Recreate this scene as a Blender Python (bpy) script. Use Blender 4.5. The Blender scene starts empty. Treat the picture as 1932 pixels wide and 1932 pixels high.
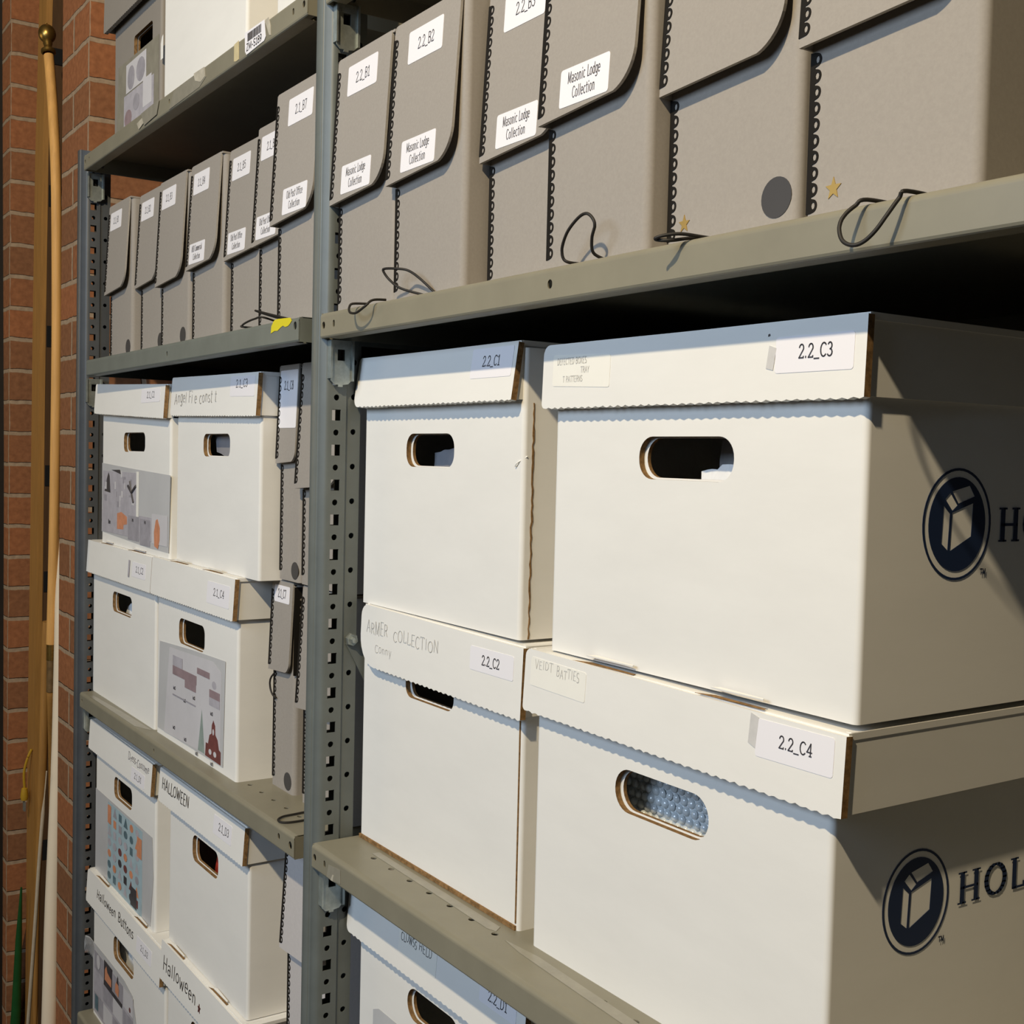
import bpy, bmesh, math, random
from mathutils import Vector
from mathutils.geometry import delaunay_2d_cdt

random.seed(7)
S = bpy.context.scene
C = S.collection
PI = math.pi

# ------------------------------------------------------------------ camera, light, exposure
cam = bpy.data.objects.new('camera', bpy.data.cameras.new('camera'))
cam.location = (1.11973, -0.50737, 0.05188)
cam.rotation_euler = (math.radians(87.41863), math.radians(-1.36992), math.radians(56.21671))
cam.data.sensor_width = 36.0
cam.data.lens = 2279.12 * 36.0 / 1932.0
cam.data.clip_start = 0.02
C.objects.link(cam)
S.camera = cam

S.view_settings.view_transform = 'Standard'
S.view_settings.look = 'None'
S.view_settings.gamma = 1.0
S.view_settings.exposure = 0.0
S.view_settings.use_curve_mapping = False

W = bpy.data.worlds.new('world')
S.world = W
W.use_nodes = True
W.node_tree.nodes['Background'].inputs[0].default_value = (0.9, 0.95, 1.0, 1)
W.node_tree.nodes['Background'].inputs[1].default_value = 0.012


def lamp(name, kind, loc, target, energy, color, **kw):
    l = bpy.data.lights.new(name, kind)
    l.energy = energy
    l.color = color
    for k, v in kw.items():
        setattr(l, k, v)
    o = bpy.data.objects.new(name, l)
    o.location = loc
    o.rotation_euler = (Vector(target) - Vector(loc)).to_track_quat('-Z', 'Y').to_euler()
    C.objects.link(o)
    return o


# the warm ceiling lamp that throws the crisp shelf shadows, and cool daylight from a window across the aisle
lamp('warm_ceiling_lamp', 'SPOT', (1.06, -1.42, 1.60), (-0.1, 0.0, 0.0), 195, (1.0, 0.82, 0.54),
     shadow_soft_size=0.030, spot_size=math.radians(140), spot_blend=0.5)
lamp('window_daylight', 'AREA', (0.30, -1.95, 0.75), (0.25, 0.0, 0.0), 27, (0.60, 0.77, 1.0),
     shape='RECTANGLE', size=1.2, size_y=0.8)

lamp('warm_left_fill', 'AREA', (-2.0, -1.7, 0.35), (-1.4, 0.0, -0.3), 5.0, (1.0, 0.78, 0.45),
     shape='RECTANGLE', size=1.0, size_y=0.8)  # added soft warm fill for the pier, poles and left fronts, no actual lamp

# ------------------------------------------------------------------ materials
def mat(name, col, rough=0.6, metal=0.0, noise=0.0, nscale=60.0, bump=0.0, spec=0.4, stretch=(1, 1, 1), col2=None):
    m = bpy.data.materials.new(name)
    m.use_nodes = True
    nt = m.node_tree
    b = nt.nodes['Principled BSDF']
    b.inputs['Base Color'].default_value = (*col, 1)
    b.inputs['Roughness'].default_value = rough
    b.inputs['Metallic'].default_value = metal
    b.inputs['Specular IOR Level'].default_value = spec
    if noise or bump:
        tc = nt.nodes.new('ShaderNodeTexCoord')
        mp = nt.nodes.new('ShaderNodeMapping')
        mp.inputs['Scale'].default_value = stretch
        nt.links.new(tc.outputs['Object'], mp.inputs[0])
        n = nt.nodes.new('ShaderNodeTexNoise')
        n.inputs['Scale'].default_value = nscale
        n.inputs['Detail'].default_value = 5
        n.inputs['Roughness'].default_value = 0.65
        nt.links.new(mp.outputs[0], n.inputs['Vector'])
        if noise:
            r = nt.nodes.new('ShaderNodeValToRGB')
            lo = col2 if col2 else tuple(c * (1 - noise) for c in col)
            hi = tuple(min(1, c * (1 + noise)) for c in col)
            r.color_ramp.elements[0].position = 0.3
            r.color_ramp.elements[1].position = 0.7
            r.color_ramp.elements[0].color = (*lo, 1)
            r.color_ramp.elements[1].color = (*hi, 1)
            nt.links.new(n.outputs['Fac'], r.inputs[0])
            nt.links.new(r.outputs[0], b.inputs['Base Color'])
        if bump:
            bp = nt.nodes.new('ShaderNodeBump')
            bp.inputs['Strength'].default_value = bump
            bp.inputs['Distance'].default_value = 0.001
            nt.links.new(n.outputs['Fac'], bp.inputs['Height'])
            nt.links.new(bp.outputs[0], b.inputs['Normal'])
    return m


def brick_mat():
    m = bpy.data.materials.new('red_brick')
    m.use_nodes = True
    nt = m.node_tree
    b = nt.nodes['Principled BSDF']
    b.inputs['Roughness'].default_value = 0.9
    b.inputs['Specular IOR Level'].default_value = 0.2
    uv = nt.nodes.new('ShaderNodeUVMap')
    ns = nt.nodes.new('ShaderNodeTexNoise')
    ns.inputs['Scale'].default_value = 28
    ns.inputs['Detail'].default_value = 3
    nt.links.new(uv.outputs[0], ns.inputs['Vector'])
    ad = nt.nodes.new('ShaderNodeVectorMath')
    ad.operation = 'SCALE'
    ad.inputs['Scale'].default_value = 0.006
    nt.links.new(ns.outputs['Color'], ad.inputs[0])
    a2 = nt.nodes.new('ShaderNodeVectorMath')
    nt.links.new(uv.outputs[0], a2.inputs[0])
    nt.links.new(ad.outputs[0], a2.inputs[1])
    br = nt.nodes.new('ShaderNodeTexBrick')
    br.inputs['Scale'].default_value = 1.0
    br.inputs['Brick Width'].default_value = 0.205
    br.inputs['Row Height'].default_value = 0.0677
    br.inputs['Mortar Size'].default_value = 0.0052
    br.inputs['Mortar Smooth'].default_value = 0.35
    br.inputs['Bias'].default_value = 0.0
    br.inputs['Color1'].default_value = (0.36, 0.142, 0.060, 1)
    br.inputs['Color2'].default_value = (0.25, 0.115, 0.055, 1)
    br.inputs['Mortar'].default_value = (0.40, 0.30, 0.205, 1)
    nt.links.new(a2.outputs[0], br.inputs['Vector'])
    n2 = nt.nodes.new('ShaderNodeTexNoise')
    n2.inputs['Scale'].default_value = 90
    n2.inputs['Detail'].default_value = 6
    nt.links.new(uv.outputs[0], n2.inputs['Vector'])
    mx = nt.nodes.new('ShaderNodeMix')
    mx.data_type = 'RGBA'
    mx.blend_type = 'MULTIPLY'
    mx.inputs['Factor'].default_value = 0.55
    nt.links.new(br.outputs['Color'], mx.inputs[6])
    rr = nt.nodes.new('ShaderNodeValToRGB')
    rr.color_ramp.elements[0].position = 0.3
    rr.color_ramp.elements[0].color = (0.55, 0.5, 0.5, 1)
    rr.color_ramp.elements[1].position = 0.7
    rr.color_ramp.elements[1].color = (1.1, 1.1, 1.1, 1)
    nt.links.new(n2.outputs['Fac'], rr.inputs[0])
    nt.links.new(rr.outputs[0], mx.inputs[7])
    nt.links.new(mx.outputs[2], b.inputs['Base Color'])
    bp = nt.nodes.new('ShaderNodeBump')
    bp.inputs['Strength'].default_value = 0.7
    bp.inputs['Distance'].default_value = 0.006
    bp.invert = True
    nt.links.new(br.outputs['Fac'], bp.inputs['Height'])
    b2 = nt.nodes.new('ShaderNodeBump')
    b2.inputs['Strength'].default_value = 0.3
    b2.inputs['Distance'].default_value = 0.002
    nt.links.new(n2.outputs['Fac'], b2.inputs['Height'])
    nt.links.new(bp.outputs[0], b2.inputs['Normal'])
    nt.links.new(b2.outputs[0], b.inputs['Normal'])
    return m


M = dict(
    card=mat('white_cardboard', (0.80, 0.785, 0.745), 0.8, noise=0.025, nscale=9, spec=0.2, stretch=(1, 1, 3)),
    kraft=mat('raw_corrugated_edge', (0.24, 0.14, 0.06), 0.9, noise=0.45, nscale=240, spec=0.1),
    paper=mat('label_paper', (0.84, 0.82, 0.85), 0.6, spec=0.3),
    cream=mat('old_label_paper', (0.86, 0.84, 0.77), 0.55, noise=0.02, nscale=30, spec=0.35),
    ink=mat('printed_ink', (0.05, 0.048, 0.06), 0.6),
    marker=mat('black_marker', (0.035, 0.03, 0.032), 0.6),
    pencil=mat('pencil', (0.50, 0.49, 0.47), 0.7),
    navy=mat('navy_print', (0.012, 0.028, 0.085), 0.55),
    folio=mat('grey_document_board', (0.335, 0.305, 0.272), 0.8, noise=0.05, nscale=420, spec=0.2),
    palefolio=mat('pale_document_board', (0.56, 0.53, 0.52), 0.8, noise=0.04, nscale=300, spec=0.2),
    inner=mat('board_edge', (0.40, 0.37, 0.33), 0.8, noise=0.1, nscale=300),
    edge=mat('black_metal_edging', (0.013, 0.011, 0.009), 0.75, spec=0.15),
    cord=mat('black_elastic_cord', (0.018, 0.015, 0.012), 0.6),
    dot=mat('grey_dot', (0.055, 0.052, 0.052), 0.6),
    gold=mat('gold_foil', (0.50, 0.33, 0.10), 0.5, metal=0.6),
    shelf=mat('beige_shelf_enamel', (0.235, 0.217, 0.160), 0.45, noise=0.07, nscale=14, spec=0.45),
    shelfgrey=mat('grey_shelf_enamel', (0.16, 0.175, 0.155), 0.45, noise=0.10, nscale=16, spec=0.45),
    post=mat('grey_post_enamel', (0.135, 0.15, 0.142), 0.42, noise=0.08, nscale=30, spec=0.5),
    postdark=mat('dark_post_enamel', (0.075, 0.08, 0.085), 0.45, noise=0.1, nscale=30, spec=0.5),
    zinc=mat('galvanised_steel', (0.42, 0.45, 0.42), 0.38, metal=0.75, noise=0.25, nscale=70),
    tape=mat('old_tape', (0.50, 0.46, 0.37), 0.35, noise=0.2, nscale=60, spec=0.5),
    tapegrey=mat('clear_tape_residue', (0.29, 0.27, 0.215), 0.3, noise=0.12, nscale=50, spec=0.5),
    tapegrey2=mat('cloudy_tape', (0.60, 0.585, 0.57), 0.4, noise=0.08, nscale=80, spec=0.4),
    tape_tan=mat('tan_tape', (0.60, 0.51, 0.30), 0.5, noise=0.1, nscale=60),
    yellow=mat('yellow_sticker', (0.70, 0.60, 0.02), 0.5),
    brick=brick_mat(),
    plaster=mat('painted_wall', (0.13, 0.12, 0.11), 0.9, noise=0.05, nscale=4),
    floor=mat('concrete_floor', (0.055, 0.05, 0.045), 0.8, noise=0.15, nscale=6),
    ceil=mat('painted_ceiling', (0.20, 0.195, 0.185), 0.9, noise=0.04, nscale=4),
    lowbounce=mat('low_bounce_dark', (0.05, 0.05, 0.048), 0.9, noise=0.1, nscale=5),  # dark tone chosen to cut bounce light, not a real paint
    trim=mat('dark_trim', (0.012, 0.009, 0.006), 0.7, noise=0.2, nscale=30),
    oak=mat('pale_wood', (0.66, 0.36, 0.11), 0.6, noise=0.16, nscale=22, stretch=(6, 6, 0.35)),
    oak2=mat('yellow_wood', (0.36, 0.18, 0.045), 0.6, noise=0.16, nscale=22, stretch=(6, 6, 0.35)),
    shadewood=mat('shaded_wood', (0.075, 0.036, 0.012), 0.8, noise=0.2, nscale=22, stretch=(6, 6, 0.35)),  # wood colour darkened to put in the shade on the post's side
    brass=mat('aged_brass', (0.42, 0.26, 0.07), 0.32, metal=0.9, noise=0.2, nscale=90),
    brown=mat('brown_ferrule', (0.20, 0.125, 0.055), 0.45, metal=0.4, noise=0.25, nscale=80),
    pvc=mat('cream_pvc', (0.80, 0.70, 0.55), 0.4, noise=0.03, nscale=20),
    rod=mat('ivory_rod', (0.55, 0.47, 0.36), 0.45, noise=0.1, nscale=60),
    green=mat('green_paint', (0.012, 0.085, 0.02), 0.5, noise=0.15, nscale=30),
    black=mat('hole_shade_black', (0.004, 0.004, 0.004), 0.9),  # painted-in darkness for holes and slots
    plug=mat('yellow_plastic', (0.45, 0.27, 0.02), 0.5),
    tissue=mat('white_tissue', (0.80, 0.80, 0.80), 0.7, noise=0.05, nscale=40, bump=0.5),
    greycard=mat('grey_folder', (0.26, 0.26, 0.28), 0.6, noise=0.1, nscale=30),
    red=mat('red_cloth', (0.42, 0.035, 0.015), 0.8, noise=0.3, nscale=60),
    sleeve=mat('clear_sleeve', (0.56, 0.56, 0.565), 0.32, noise=0.07, nscale=7, spec=0.5),
    print_=mat('printed_sheet', (0.60, 0.585, 0.605), 0.5, noise=0.05, nscale=14),
    p_grey=mat('print_grey', (0.34, 0.325, 0.36), 0.5, noise=0.15, nscale=60),
    p_lav=mat('print_lavender', (0.44, 0.42, 0.46), 0.5, noise=0.12, nscale=60),
    p_orange=mat('print_orange', (0.62, 0.26, 0.14), 0.5, noise=0.15, nscale=80),
    p_blue=mat('print_pale_blue', (0.38, 0.50, 0.55), 0.5, noise=0.1, nscale=60),
    p_teal=mat('print_teal', (0.10, 0.16, 0.19), 0.5, noise=0.2, nscale=80),
    p_dark=mat('print_dark', (0.055, 0.05, 0.055), 0.5, noise=0.2, nscale=80),
    p_mauve=mat('print_mauve', (0.30, 0.22, 0.235), 0.5, noise=0.15, nscale=60),
    p_rust=mat('print_rust', (0.17, 0.055, 0.05), 0.5, noise=0.2, nscale=80),
    p_green=mat('print_sage', (0.28, 0.34, 0.31), 0.5, noise=0.15, nscale=80),
)
bub = bpy.data.materials.new('bubble_film')
bub.use_nodes = True
_b = bub.node_tree.nodes['Principled BSDF']
_b.inputs['Base Color'].default_value = (0.66, 0.70, 0.72, 1)
_b.inputs['Roughness'].default_value = 0.12
_b.inputs['Specular IOR Level'].default_value = 0.9
_b.inputs['Coat Weight'].default_value = 0.6
M['bubble'] = bub
M['tapefilm'] = mat('glossy_clear_tape', (0.74, 0.73, 0.72), 0.15, noise=0.02, nscale=20, spec=0.7)


# ------------------------------------------------------------------ mesh helpers
class Fr:
    """a flat working frame: P(a, b, c) = o + a*u + b*v + c*n, n = u x v"""

    def __init__(s, o, u=(1, 0, 0), v=(0, 0, 1)):
        s.o, s.u, s.v = Vector(o), Vector(u).normalized(), Vector(v).normalized()
        s.n = s.u.cross(s.v)

    def P(s, a, b, c=0.0):
        return s.o + s.u * a + s.v * b + s.n * c


def front(y):
    return Fr((0, y, 0))


def side(x):
    return Fr((x, 0, 0), (0, 1, 0))


class MB:
    def __init__(s):
        s.v, s.f, s.m, s.mats, s.uv = [], [], [], [], {}

    def mi(s, m):
        if m not in s.mats:
            s.mats.append(m)
        return s.mats.index(m)

    def add(s, vs, fs, m):
        k = len(s.v)
        i = s.mi(m)
        s.v += [Vector(p) for p in vs]
        for f in fs:
            s.f.append([k + q for q in f])
            s.m.append(i)

    def quad(s, a, b, c, d, m):
        s.add([a, b, c, d], [(0, 1, 2, 3)], m)

    def box(s, x0, x1, y0, y1, z0, z1, m):
        vs = [(x, y, z) for z in (z0, z1) for y in (y0, y1) for x in (x0, x1)]
        s.add(vs, [(0, 2, 3, 1), (4, 5, 7, 6), (0, 1, 5, 4), (2, 6, 7, 3), (0, 4, 6, 2), (1, 3, 7, 5)], m)

    def panel(s, fr, outer, holes=(), t=0.001, m=None, mback=None, mrim=None, mhole=None, rimsel=None):
        """flat panel with holes: front at c=0, back at c=-t"""
        m = m
        mback = mback or m
        mrim = mrim or m
        mhole = mhole or mrim
        loops = [list(outer)] + [list(h) for h in holes]
        vv, ee = [], []
        for L in loops:
            k = len(vv)
            vv += [Vector((p[0] * 1000, p[1] * 1000)) for p in L]
            ee += [(k + i, k + (i + 1) % len(L)) for i in range(len(L))]
        ov, oe, of, _, _, _ = delaunay_2d_cdt(vv, ee, [], 0, 1e-4)
        pts = [(q[0] / 1000, q[1] / 1000) for q in ov]
        tris = []
        for f in of:
            cx = sum(pts[q][0] for q in f) / len(f)
            cy = sum(pts[q][1] for q in f) / len(f)
            odd = False
            for L in loops:
                for i in range(len(L)):
                    (ax, ay), (bx, by) = L[i], L[(i + 1) % len(L)]
                    if (ay > cy) != (by > cy) and cx < ax + (cy - ay) / (by - ay) * (bx - ax):
                        odd = not odd
            if odd:
                (ax, ay), (bx, by), (gx, gy) = [pts[q] for q in f[:3]]
                ids = list(f)
                if (bx - ax) * (gy - ay) - (by - ay) * (gx - ax) < 0:
                    ids.reverse()
                tris.append(ids)
        s.add([fr.P(a, b) for a, b in pts], tris, m)
        if t:
            s.add([fr.P(a, b, -t) for a, b in pts], [list(reversed(q)) for q in tris], mback)
            for li, L in enumerate(loops):
                ar = sum(L[i][0] * L[(i + 1) % len(L)][1] - L[(i + 1) % len(L)][0] * L[i][1] for i in range(len(L)))
                for i in range(len(L)):
                    p, q = L[i], L[(i + 1) % len(L)]
                    mm = mrim if li == 0 else mhole
                    if li == 0 and rimsel:
                        mm = rimsel(p, q) or mrim
                    qd = [fr.P(*p), fr.P(*p, -t), fr.P(*q, -t), fr.P(*q)]
                    if (ar > 0) != (li == 0):
                        qd.reverse()
                    s.add(qd, [(0, 1, 2, 3)], mm)

    def tube(s, pts, r, m, n=8, cap=True, smooth=True):
        pts = [Vector(p) for p in pts]
        rs = r if isinstance(r, (list, tuple)) else [r] * len(pts)
        rings = []
        up = Vector((0.13, 0.31, 0.94)).normalized()
        for i, p in enumerate(pts):
            d = (pts[min(i + 1, len(pts) - 1)] - pts[max(i - 1, 0)])
            d = d.normalized() if d.length > 1e-9 else Vector((0, 0, 1))
            a = d.cross(up)
            if a.length < 1e-3:
                a = d.cross(Vector((1, 0, 0)))
            a.normalize()
            b = d.cross(a)
            up = b.cross(d) if False else up
            rings.append([p + (a * math.cos(t) + b * math.sin(t)) * rs[i] for t in [2 * PI * k / n for k in range(n)]])
        vs = [q for R in rings for q in R]
        fs = []
        for i in range(len(rings) - 1):
            for k in range(n):
                fs.append((i * n + k, i * n + (k + 1) % n, (i + 1) * n + (k + 1) % n, (i + 1) * n + k))
        if cap:
            fs.append(tuple(range(n)))
            fs.append(tuple(reversed([(len(rings) - 1) * n + k for k in range(n)])))
        s.add(vs, fs, m)

    def lathe(s, base, axis, prof, m, n=20):
        """prof: list of (radius, height along axis)"""
        base, axis = Vector(base), Vector(axis).normalized()
        a = axis.cross(Vector((0, 1, 0.2))).normalized()
        b = axis.cross(a)
        vs, fs = [], []
        for r, h in prof:
            for k in range(n):
                t = 2 * PI * k / n
                vs.append(base + axis * h + (a * math.cos(t) + b * math.sin(t)) * r)
        for i in range(len(prof) - 1):
            for k in range(n):
                fs.append((i * n + k, i * n + (k + 1) % n, (i + 1) * n + (k + 1) % n, (i + 1) * n + k))
        s.add(vs, fs, m)

    def build(s, name, parent=None, smooth=None, root=None):
        me = bpy.data.meshes.new(name)
        off = Vector((0, 0, 0))
        p = parent
        while p is not None:
            off += p.location
            p = p.parent
        me.from_pydata([tuple(v - off) for v in s.v], [], s.f)
        for m in s.mats:
            me.materials.append(m)
        me.polygons.foreach_set('material_index', s.m)
        me.update()
        bm = bmesh.new()
        bm.from_mesh(me)
        bmesh.ops.remove_doubles(bm, verts=bm.verts, dist=1e-6)
        if smooth is not None:
            bmesh.ops.recalc_face_normals(bm, faces=bm.faces)
        bm.to_mesh(me)
        bm.free()
        if smooth is not None:
            me.polygons.foreach_set('use_smooth', [True] * len(me.polygons))
            me.set_sharp_from_angle(angle=math.radians(smooth))
        o = bpy.data.objects.new(name, me)
        o.parent = parent
        C.objects.link(o)
        return o


def tag(o, label=None, cat=None, group=None, kind=None):
    for k, v in (('label', label), ('category', cat), ('group', group), ('kind', kind)):
        if v:
            o[k] = v
    return o


def thing(name, loc, label, cat, group=None):
    o = bpy.data.objects.new(name, None)
    o.location = loc
    o.empty_display_size = 0.05
    C.objects.link(o)
    return tag(o, label, cat, group)


def copy_tree(o, parent=None):
    c = o.copy()
    C.objects.link(c)
    c.parent = parent
    for ch in list(o.children):
        copy_tree(ch, c)
    return c


def arc(cx, cy, rx, ry, a0, a1, n):
    return [(cx + rx * math.cos(math.radians(a0 + (a1 - a0) * i / n)),
             cy + ry * math.sin(math.radians(a0 + (a1 - a0) * i / n))) for i in range(n + 1)]


def stadium(x0, x1, y0, y1, r=None, n=8):
    h = (y1 - y0) / 2
    r = min(r or h, h)
    return (arc(x1 - r, y1 - r, r, r, 90, 0, n) + arc(x1 - r, y0 + r, r, r, 0, -90, n)
            + arc(x0 + r, y0 + r, r, r, -90, -180, n) + arc(x0 + r, y1 - r, r, r, 180, 90, n))[::-1]


def circle(x, y, r, n=12, ry=None):
    return [(x + r * math.cos(2 * PI * k / n), y + (ry or r) * math.sin(2 * PI * k / n)) for k in range(n)]


def rect(x0, x1, y0, y1):
    return [(x0, y0), (x1, y0), (x1, y1), (x0, y1)]


def smoothpath(pts, per=6):
    pts = [Vector(p) for p in pts]
    out = []
    for i in range(len(pts) - 1):
        p0, p1, p2, p3 = pts[max(i - 1, 0)], pts[i], pts[i + 1], pts[min(i + 2, len(pts) - 1)]
        for k in range(per):
            t = k / per
            out.append(0.5 * ((2 * p1) + (p2 - p0) * t + (2 * p0 - 5 * p1 + 4 * p2 - p3) * t * t
                              + (3 * p1 - p0 - 3 * p2 + p3) * t ** 3))
    out.append(pts[-1])
    return out


# ------------------------------------------------------------------ lettering (single-stroke alphabet, optional serifs)
def A(cx, cy, rx, ry, a0, a1, n=8):
    return arc(cx, cy, rx, ry, a0, a1, n)


X = 0.66
GL = {
    '0': (.55, [A(.27, .5, .25, .5, 0, 360, 16)]),
    '1': (.45, [[(.08, .8), (.25, 1), (.25, 0)], [(.08, 0), (.42, 0)]]),
    '2': (.55, [A(.27, .73, .22, .27, 170, -25, 9) + [(.04, .0), (.5, .0), (.5, .1)]]),
    '3': (.52, [A(.24, .75, .2, .25, 150, -80, 8) + A(.24, .26, .24, .26, 85, -150, 9)]),
    '4': (.56, [[(.4, 0), (.4, 1), (.03, .3), (.54, .3)], [(.28, 0), (.5, 0)]]),
    '5': (.52, [[(.46, 1), (.12, 1), (.08, .56)] + A(.24, .32, .25, .32, 110, -140, 9)]),
    '6': (.54, [[(.42, .97), (.2, .8), (.05, .45)] + A(.28, .3, .23, .3, 150, -210, 14)]),
    '7': (.52, [[(.04, .88), (.04, 1), (.5, 1), (.2, 0)]]),
    '8': (.54, [A(.27, .76, .19, .24, 0, 360, 12), A(.27, .27, .24, .27, 0, 360, 14)]),
    '9': (.54, [A(.27, .7, .22, .3, 0, 360, 14), [(.49, .7), (.4, .25), (.12, .02)]]),
    '.': (.24, [[(.1, .0), (.1, .09)]]),
    '_': (.5, [[(.0, -.12), (.5, -.12)]]),
    '-': (.4, [[(.06, .36), (.36, .36)]]),
    ' ': (.3, []),
    'A': (.7, [[(.05, 0), (.35, 1), (.65, 0)], [(.16, .36), (.54, .36)]]),
    'B': (.62, [[(.1, 0), (.1, 1), (.32, 1)] + A(.32, .76, .2, .24, 90, -90, 6) + [(.1, .52)],
                [(.1, .52), (.32, .52)] + A(.32, .26, .25, .26, 90, -90, 6) + [(.1, 0)]]),
    'C': (.64, [A(.36, .5, .31, .5, 45, 315, 14)]),
    'D': (.7, [[(.1, 0), (.1, 1), (.25, 1)] + A(.28, .5, .34, .5, 90, -90, 10) + [(.1, 0)]]),
    'E': (.56, [[(.5, 1), (.1, 1), (.1, 0), (.52, 0)], [(.1, .52), (.42, .52)]]),
    'F': (.54, [[(.5, 1), (.1, 1), (.1, 0)], [(.1, .52), (.4, .52)]]),
    'U': (.66, [[(.08, 1), (.08, .3)] + A(.33, .3, .25, .3, 180, 360, 8) + [(.58, 1)]]),
    'X': (.62, [[(.04, 0), (.58, 1)], [(.04, 1), (.58, 0)]]),
    'y': (.5, [[(.05, X), (.26, 0)], [(.46, X), (.2, -.28)]]),
    'G': (.68, [A(.36, .5, .31, .5, 45, 330, 14) + [(.64, .42), (.42, .42)]]),
    'H': (.72, [[(.12, 0), (.12, 1)], [(.6, 0), (.6, 1)], [(.12, .5), (.6, .5)]]),
    'I': (.34, [[(.16, 0), (.16, 1)]]),
    'L': (.54, [[(.12, 1), (.12, 0), (.52, 0), (.52, .14)]]),
    'M': (.86, [[(.1, 0), (.12, 1), (.42, .1), (.72, 1), (.75, 0)]]),
    'N': (.72, [[(.1, 0), (.1, 1), (.6, 0), (.6, 1)]]),
    'O': (.74, [A(.37, .5, .33, .5, 0, 360, 18)]),
    'P': (.6, [[(.12, 0), (.12, 1), (.32, 1)] + A(.32, .74, .22, .26, 90, -90, 7) + [(.12, .48)]]),
    'R': (.64, [[(.12, 0), (.12, 1), (.32, 1)] + A(.32, .74, .22, .26, 90, -90, 7) + [(.12, .48)], [(.32, .48), (.6, 0)]]),
    'S': (.54, [A(.27, .75, .21, .25, 40, 260, 9) + A(.26, .25, .23, .25, 80, -140, 9)]),
    'T': (.62, [[(.04, .9), (.04, 1), (.58, 1), (.58, .9)], [(.31, 1), (.31, 0)]]),
    'V': (.66, [[(.04, 1), (.33, 0), (.62, 1)]]),
    'W': (.9, [[(.03, 1), (.24, 0), (.44, .8), (.64, 0), (.86, 1)]]),
    'Y': (.62, [[(.04, 1), (.31, .5), (.58, 1)], [(.31, .5), (.31, 0)]]),
    'Z': (.56, [[(.06, 1), (.5, 1), (.05, 0), (.52, 0)]]),
    'a': (.52, [[(.08, X * .9)] + A(.24, X * .75, .18, X * .25, 100, 0, 5) + [(.42, 0)], A(.24, .18, .18, .19, 0, 360, 12)]),
    'c': (.48, [A(.27, X / 2, .22, X / 2, 50, 310, 11)]),
    'd': (.56, [A(.25, X / 2, .2, X / 2, 0, 360, 13), [(.46, 1.0), (.46, 0)]]),
    'e': (.5, [[(.06, X * .52), (.44, X * .52)] + A(.25, X / 2, .2, X / 2, 0, 310, 12)]),
    'f': (.36, [[(.36, .95)] + A(.26, .85, .1, .14, 60, 180, 5) + [(.16, 0)], [(.02, X), (.32, X)]]),
    'g': (.52, [A(.24, X / 2, .2, X / 2, 0, 360, 13), [(.45, X), (.45, -.12)] + A(.25, -.14, .2, .16, 0, -150, 7)]),
    'i': (.26, [[(.13, 0), (.13, X)], [(.13, .88), (.13, .96)]]),
    'l': (.26, [[(.13, 0), (.13, 1.0)]]),
    'm': (.82, [[(.1, 0), (.1, X)], A(.26, X * .62, .15, X * .38, 180, 0, 6) + [(.41, 0)], A(.56, X * .62, .15, X * .38, 180, 0, 6) + [(.71, 0)]]),
    'n': (.55, [[(.1, 0), (.1, X)], A(.27, X * .62, .17, X * .38, 180, 0, 6) + [(.44, 0)]]),
    'o': (.54, [A(.27, X / 2, .22, X / 2, 0, 360, 14)]),
    'r': (.4, [[(.12, 0), (.12, X)], A(.27, X * .6, .15, X * .4, 180, 50, 5)]),
    's': (.42, [A(.22, X * .75, .16, X * .25, 40, 260, 7) + A(.21, X * .25, .17, X * .25, 80, -140, 7)]),
    't': (.36, [[(.16, .9), (.16, .12)] + A(.25, .12, .09, .12, 180, 300, 5), [(.02, X), (.33, X)]]),
    'u': (.55, [[(.1, X), (.1, .2)] + A(.27, .2, .17, .2, 180, 360, 6) + [(.44, X)], [(.44, X), (.44, 0)]]),
    'w': (.76, [[(.05, X), (.2, 0), (.37, X * .8), (.54, 0), (.7, X)]]),
    '*': (.8, [[(.4, 1), (.16, .1), (.76, .65), (.04, .65), (.64, .1), (.4, 1)]]),
    ',': (.2, [[(.1, .05), (.04, -.15)]]),
}


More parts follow.
